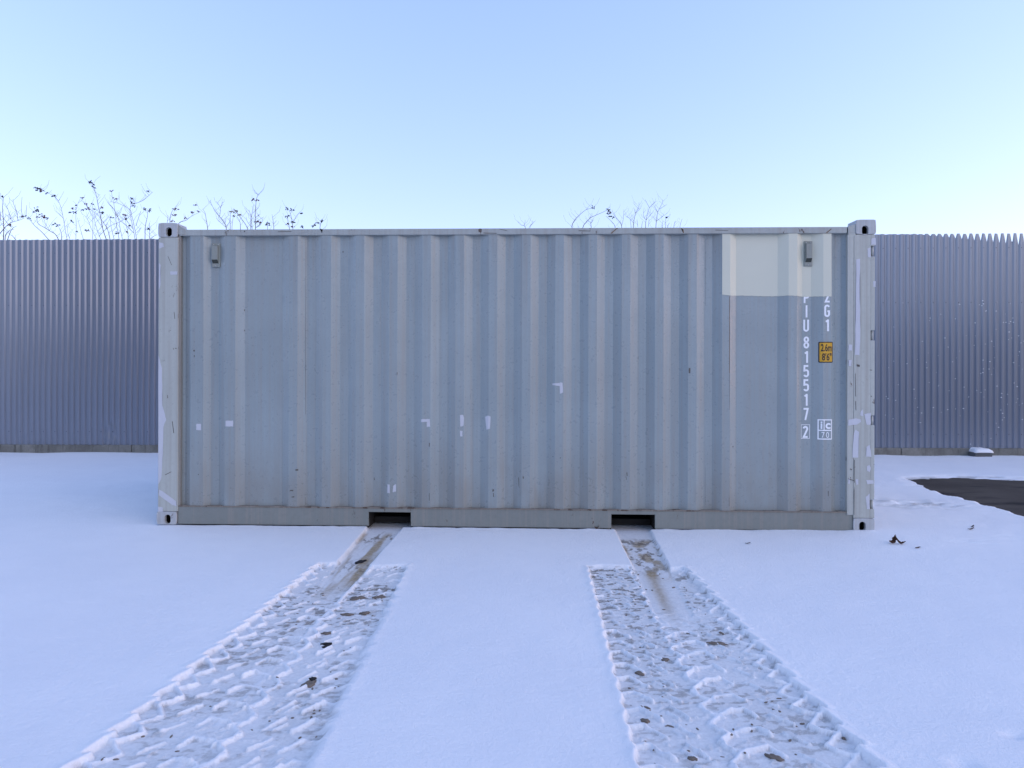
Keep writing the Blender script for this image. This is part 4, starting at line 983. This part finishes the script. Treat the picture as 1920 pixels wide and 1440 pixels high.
clod(612, 1212, 0.032, 0.026, 0.01, 0.4, 'black arrow shaped scrap in the left tyre track', 'rubber', vshape=True)
clod(676, 1054, 0.030, 0.070, 0.013, -0.5, 'black lump beside the left fork scrape near the container', 'rubber')
clod(614, 1189, 0.035, 0.022, 0.010, 0.2, 'flat brown clod just above the black arrow shaped scrap')
clod(684, 1152, 0.034, 0.030, 0.012, 0.3, 'dark reddish clod near the right edge of the left track')
clod(651, 1154, 0.045, 0.024, 0.009, 0.2, 'thin grey clod in the middle right of the left track, left of a reddish one')
clod(711, 1121, 0.045, 0.035, 0.011, 0.1, 'brown clod at the upper right of the left track')
clod(670, 1123, 0.055, 0.040, 0.010, 0.3, 'wide smeared brown clod at the upper middle of the left track')
clod(1200, 1265, 0.030, 0.022, 0.012, -0.3, 'dark brown clod in the left half of the right track')
clod(1247, 1239, 0.022, 0.022, 0.011, 0.0, 'small dark clod at the centre ridge of the right track')
clod(1345, 1211, 0.055, 0.020, 0.009, -0.3, 'long flat brown clod in the upper right half of the right track')
clod(1452, 1424, 0.036, 0.016, 0.012, -0.6, 'dark elongated clod at the bottom of the right track')
clod(1298, 1425, 0.022, 0.014, 0.010, -0.4, 'brown clod at the bottom left half of the right track')
clod(1210, 1354, 0.020, 0.020, 0.011, 0.4, 'lumpy brown clod by the left edge of the right track')
clod(1582, 1388, 0.009, 0.009, 0.009, 0.0, 'round pellet on the right bank of the right track')
# crumbs of grit
b = bmesh.new()
for i in range(190):
    left = rng.random() < 0.5
    v = 1075 + 365 * rng.random() ** 1.15
    f = (v - 1070) / 370
    u = rng.uniform(590 + (135 - 590) * f + 30, 762 + (578 - 762) * f - 12) if left else rng.uniform(1105 + 91 * f + 12, 1288 + 360 * f - 35)
    x_, y_ = ground(u, v, -0.025); r_ = rng.uniform(0.0025, 0.0075) * (1.5 if rng.random() < 0.1 else 1)
    if vnoise(np.array([x_ * 5]), np.array([y_ * 7]), 77)[0] < 0.42: continue
    mtx = Matrix.Translation((x_, y_, snow_z(x_, y_) + r_ * 0.1)) @ Matrix.Rotation(rng.uniform(0, 6), 4, 'Z') @ Matrix.Diagonal((rng.uniform(1, 2.6), rng.uniform(.7, 1.2), 0.5, 1))
    bmesh.ops.create_icosphere(b, subdivisions=1, radius=r_, matrix=mtx)
tag(bm_obj('grit_crumbs', b, M['mud']), kind='stuff')

# ------------------------------------------------------------------ unseen halls added behind the camera to give dark fence reflections
M['brick'] = plain('dark_brick_wall', (0.085, 0.070, 0.062), 0.9, 0.2, var=0.3, scale=3)
M['rooffelt'] = plain('dark_roof_felt', (0.05, 0.05, 0.055), 0.9, 0.2, var=0.2)
M['gate'] = plain('grey_roller_gate', (0.12, 0.13, 0.14), 0.6, 0.4, var=0.1)
def hall(x0, x1, y0, y1, h, label):
    root = tag(empty('unseen_hall', ((x0 + x1) / 2, (y0 + y1) / 2, 0)), label, 'building'); hx, hy = (x1 - x0) / 2, (y1 - y0) / 2
    b = bmesh.new(); box(b, -hx, hx, -hy, hy, -0.3, h); bm_obj('wall', b, M['brick'], root)
    b = bmesh.new(); v = [b.verts.new(q) for q in ((-hx - .4, -hy - .4, h + .01), (hx + .4, -hy - .4, h + .01), (hx + .4, hy + .4, h + .01), (-hx - .4, hy + .4, h + .01), (-hx - .4, 0, h + 1.6), (hx + .4, 0, h + 1.6))]
    for f in ((0, 1, 5, 4), (3, 4, 5, 2), (0, 4, 3), (1, 2, 5), (0, 3, 2, 1)): b.faces.new([v[i] for i in f])
    bm_obj('roof', b, M['rooffelt'], root)
    for i in range(3):
        b = bmesh.new(); gx_ = -hx + (i + 0.7) * 2 * hx / 3.4; box(b, gx_, gx_ + 3, hy + 0.003, hy + 0.06, 0, 3.6); bm_obj('roller_gate', b, M['gate'], root)
hall(-27, -14, -34, -20, 9.5, 'dark brick warehouse added for the dark fence reflections, behind and left of the viewpoint')
hall(21.5, 30, -34, -22, 4.8, 'lower dark brick warehouse added for the dark fence reflections, behind and right of the viewpoint')
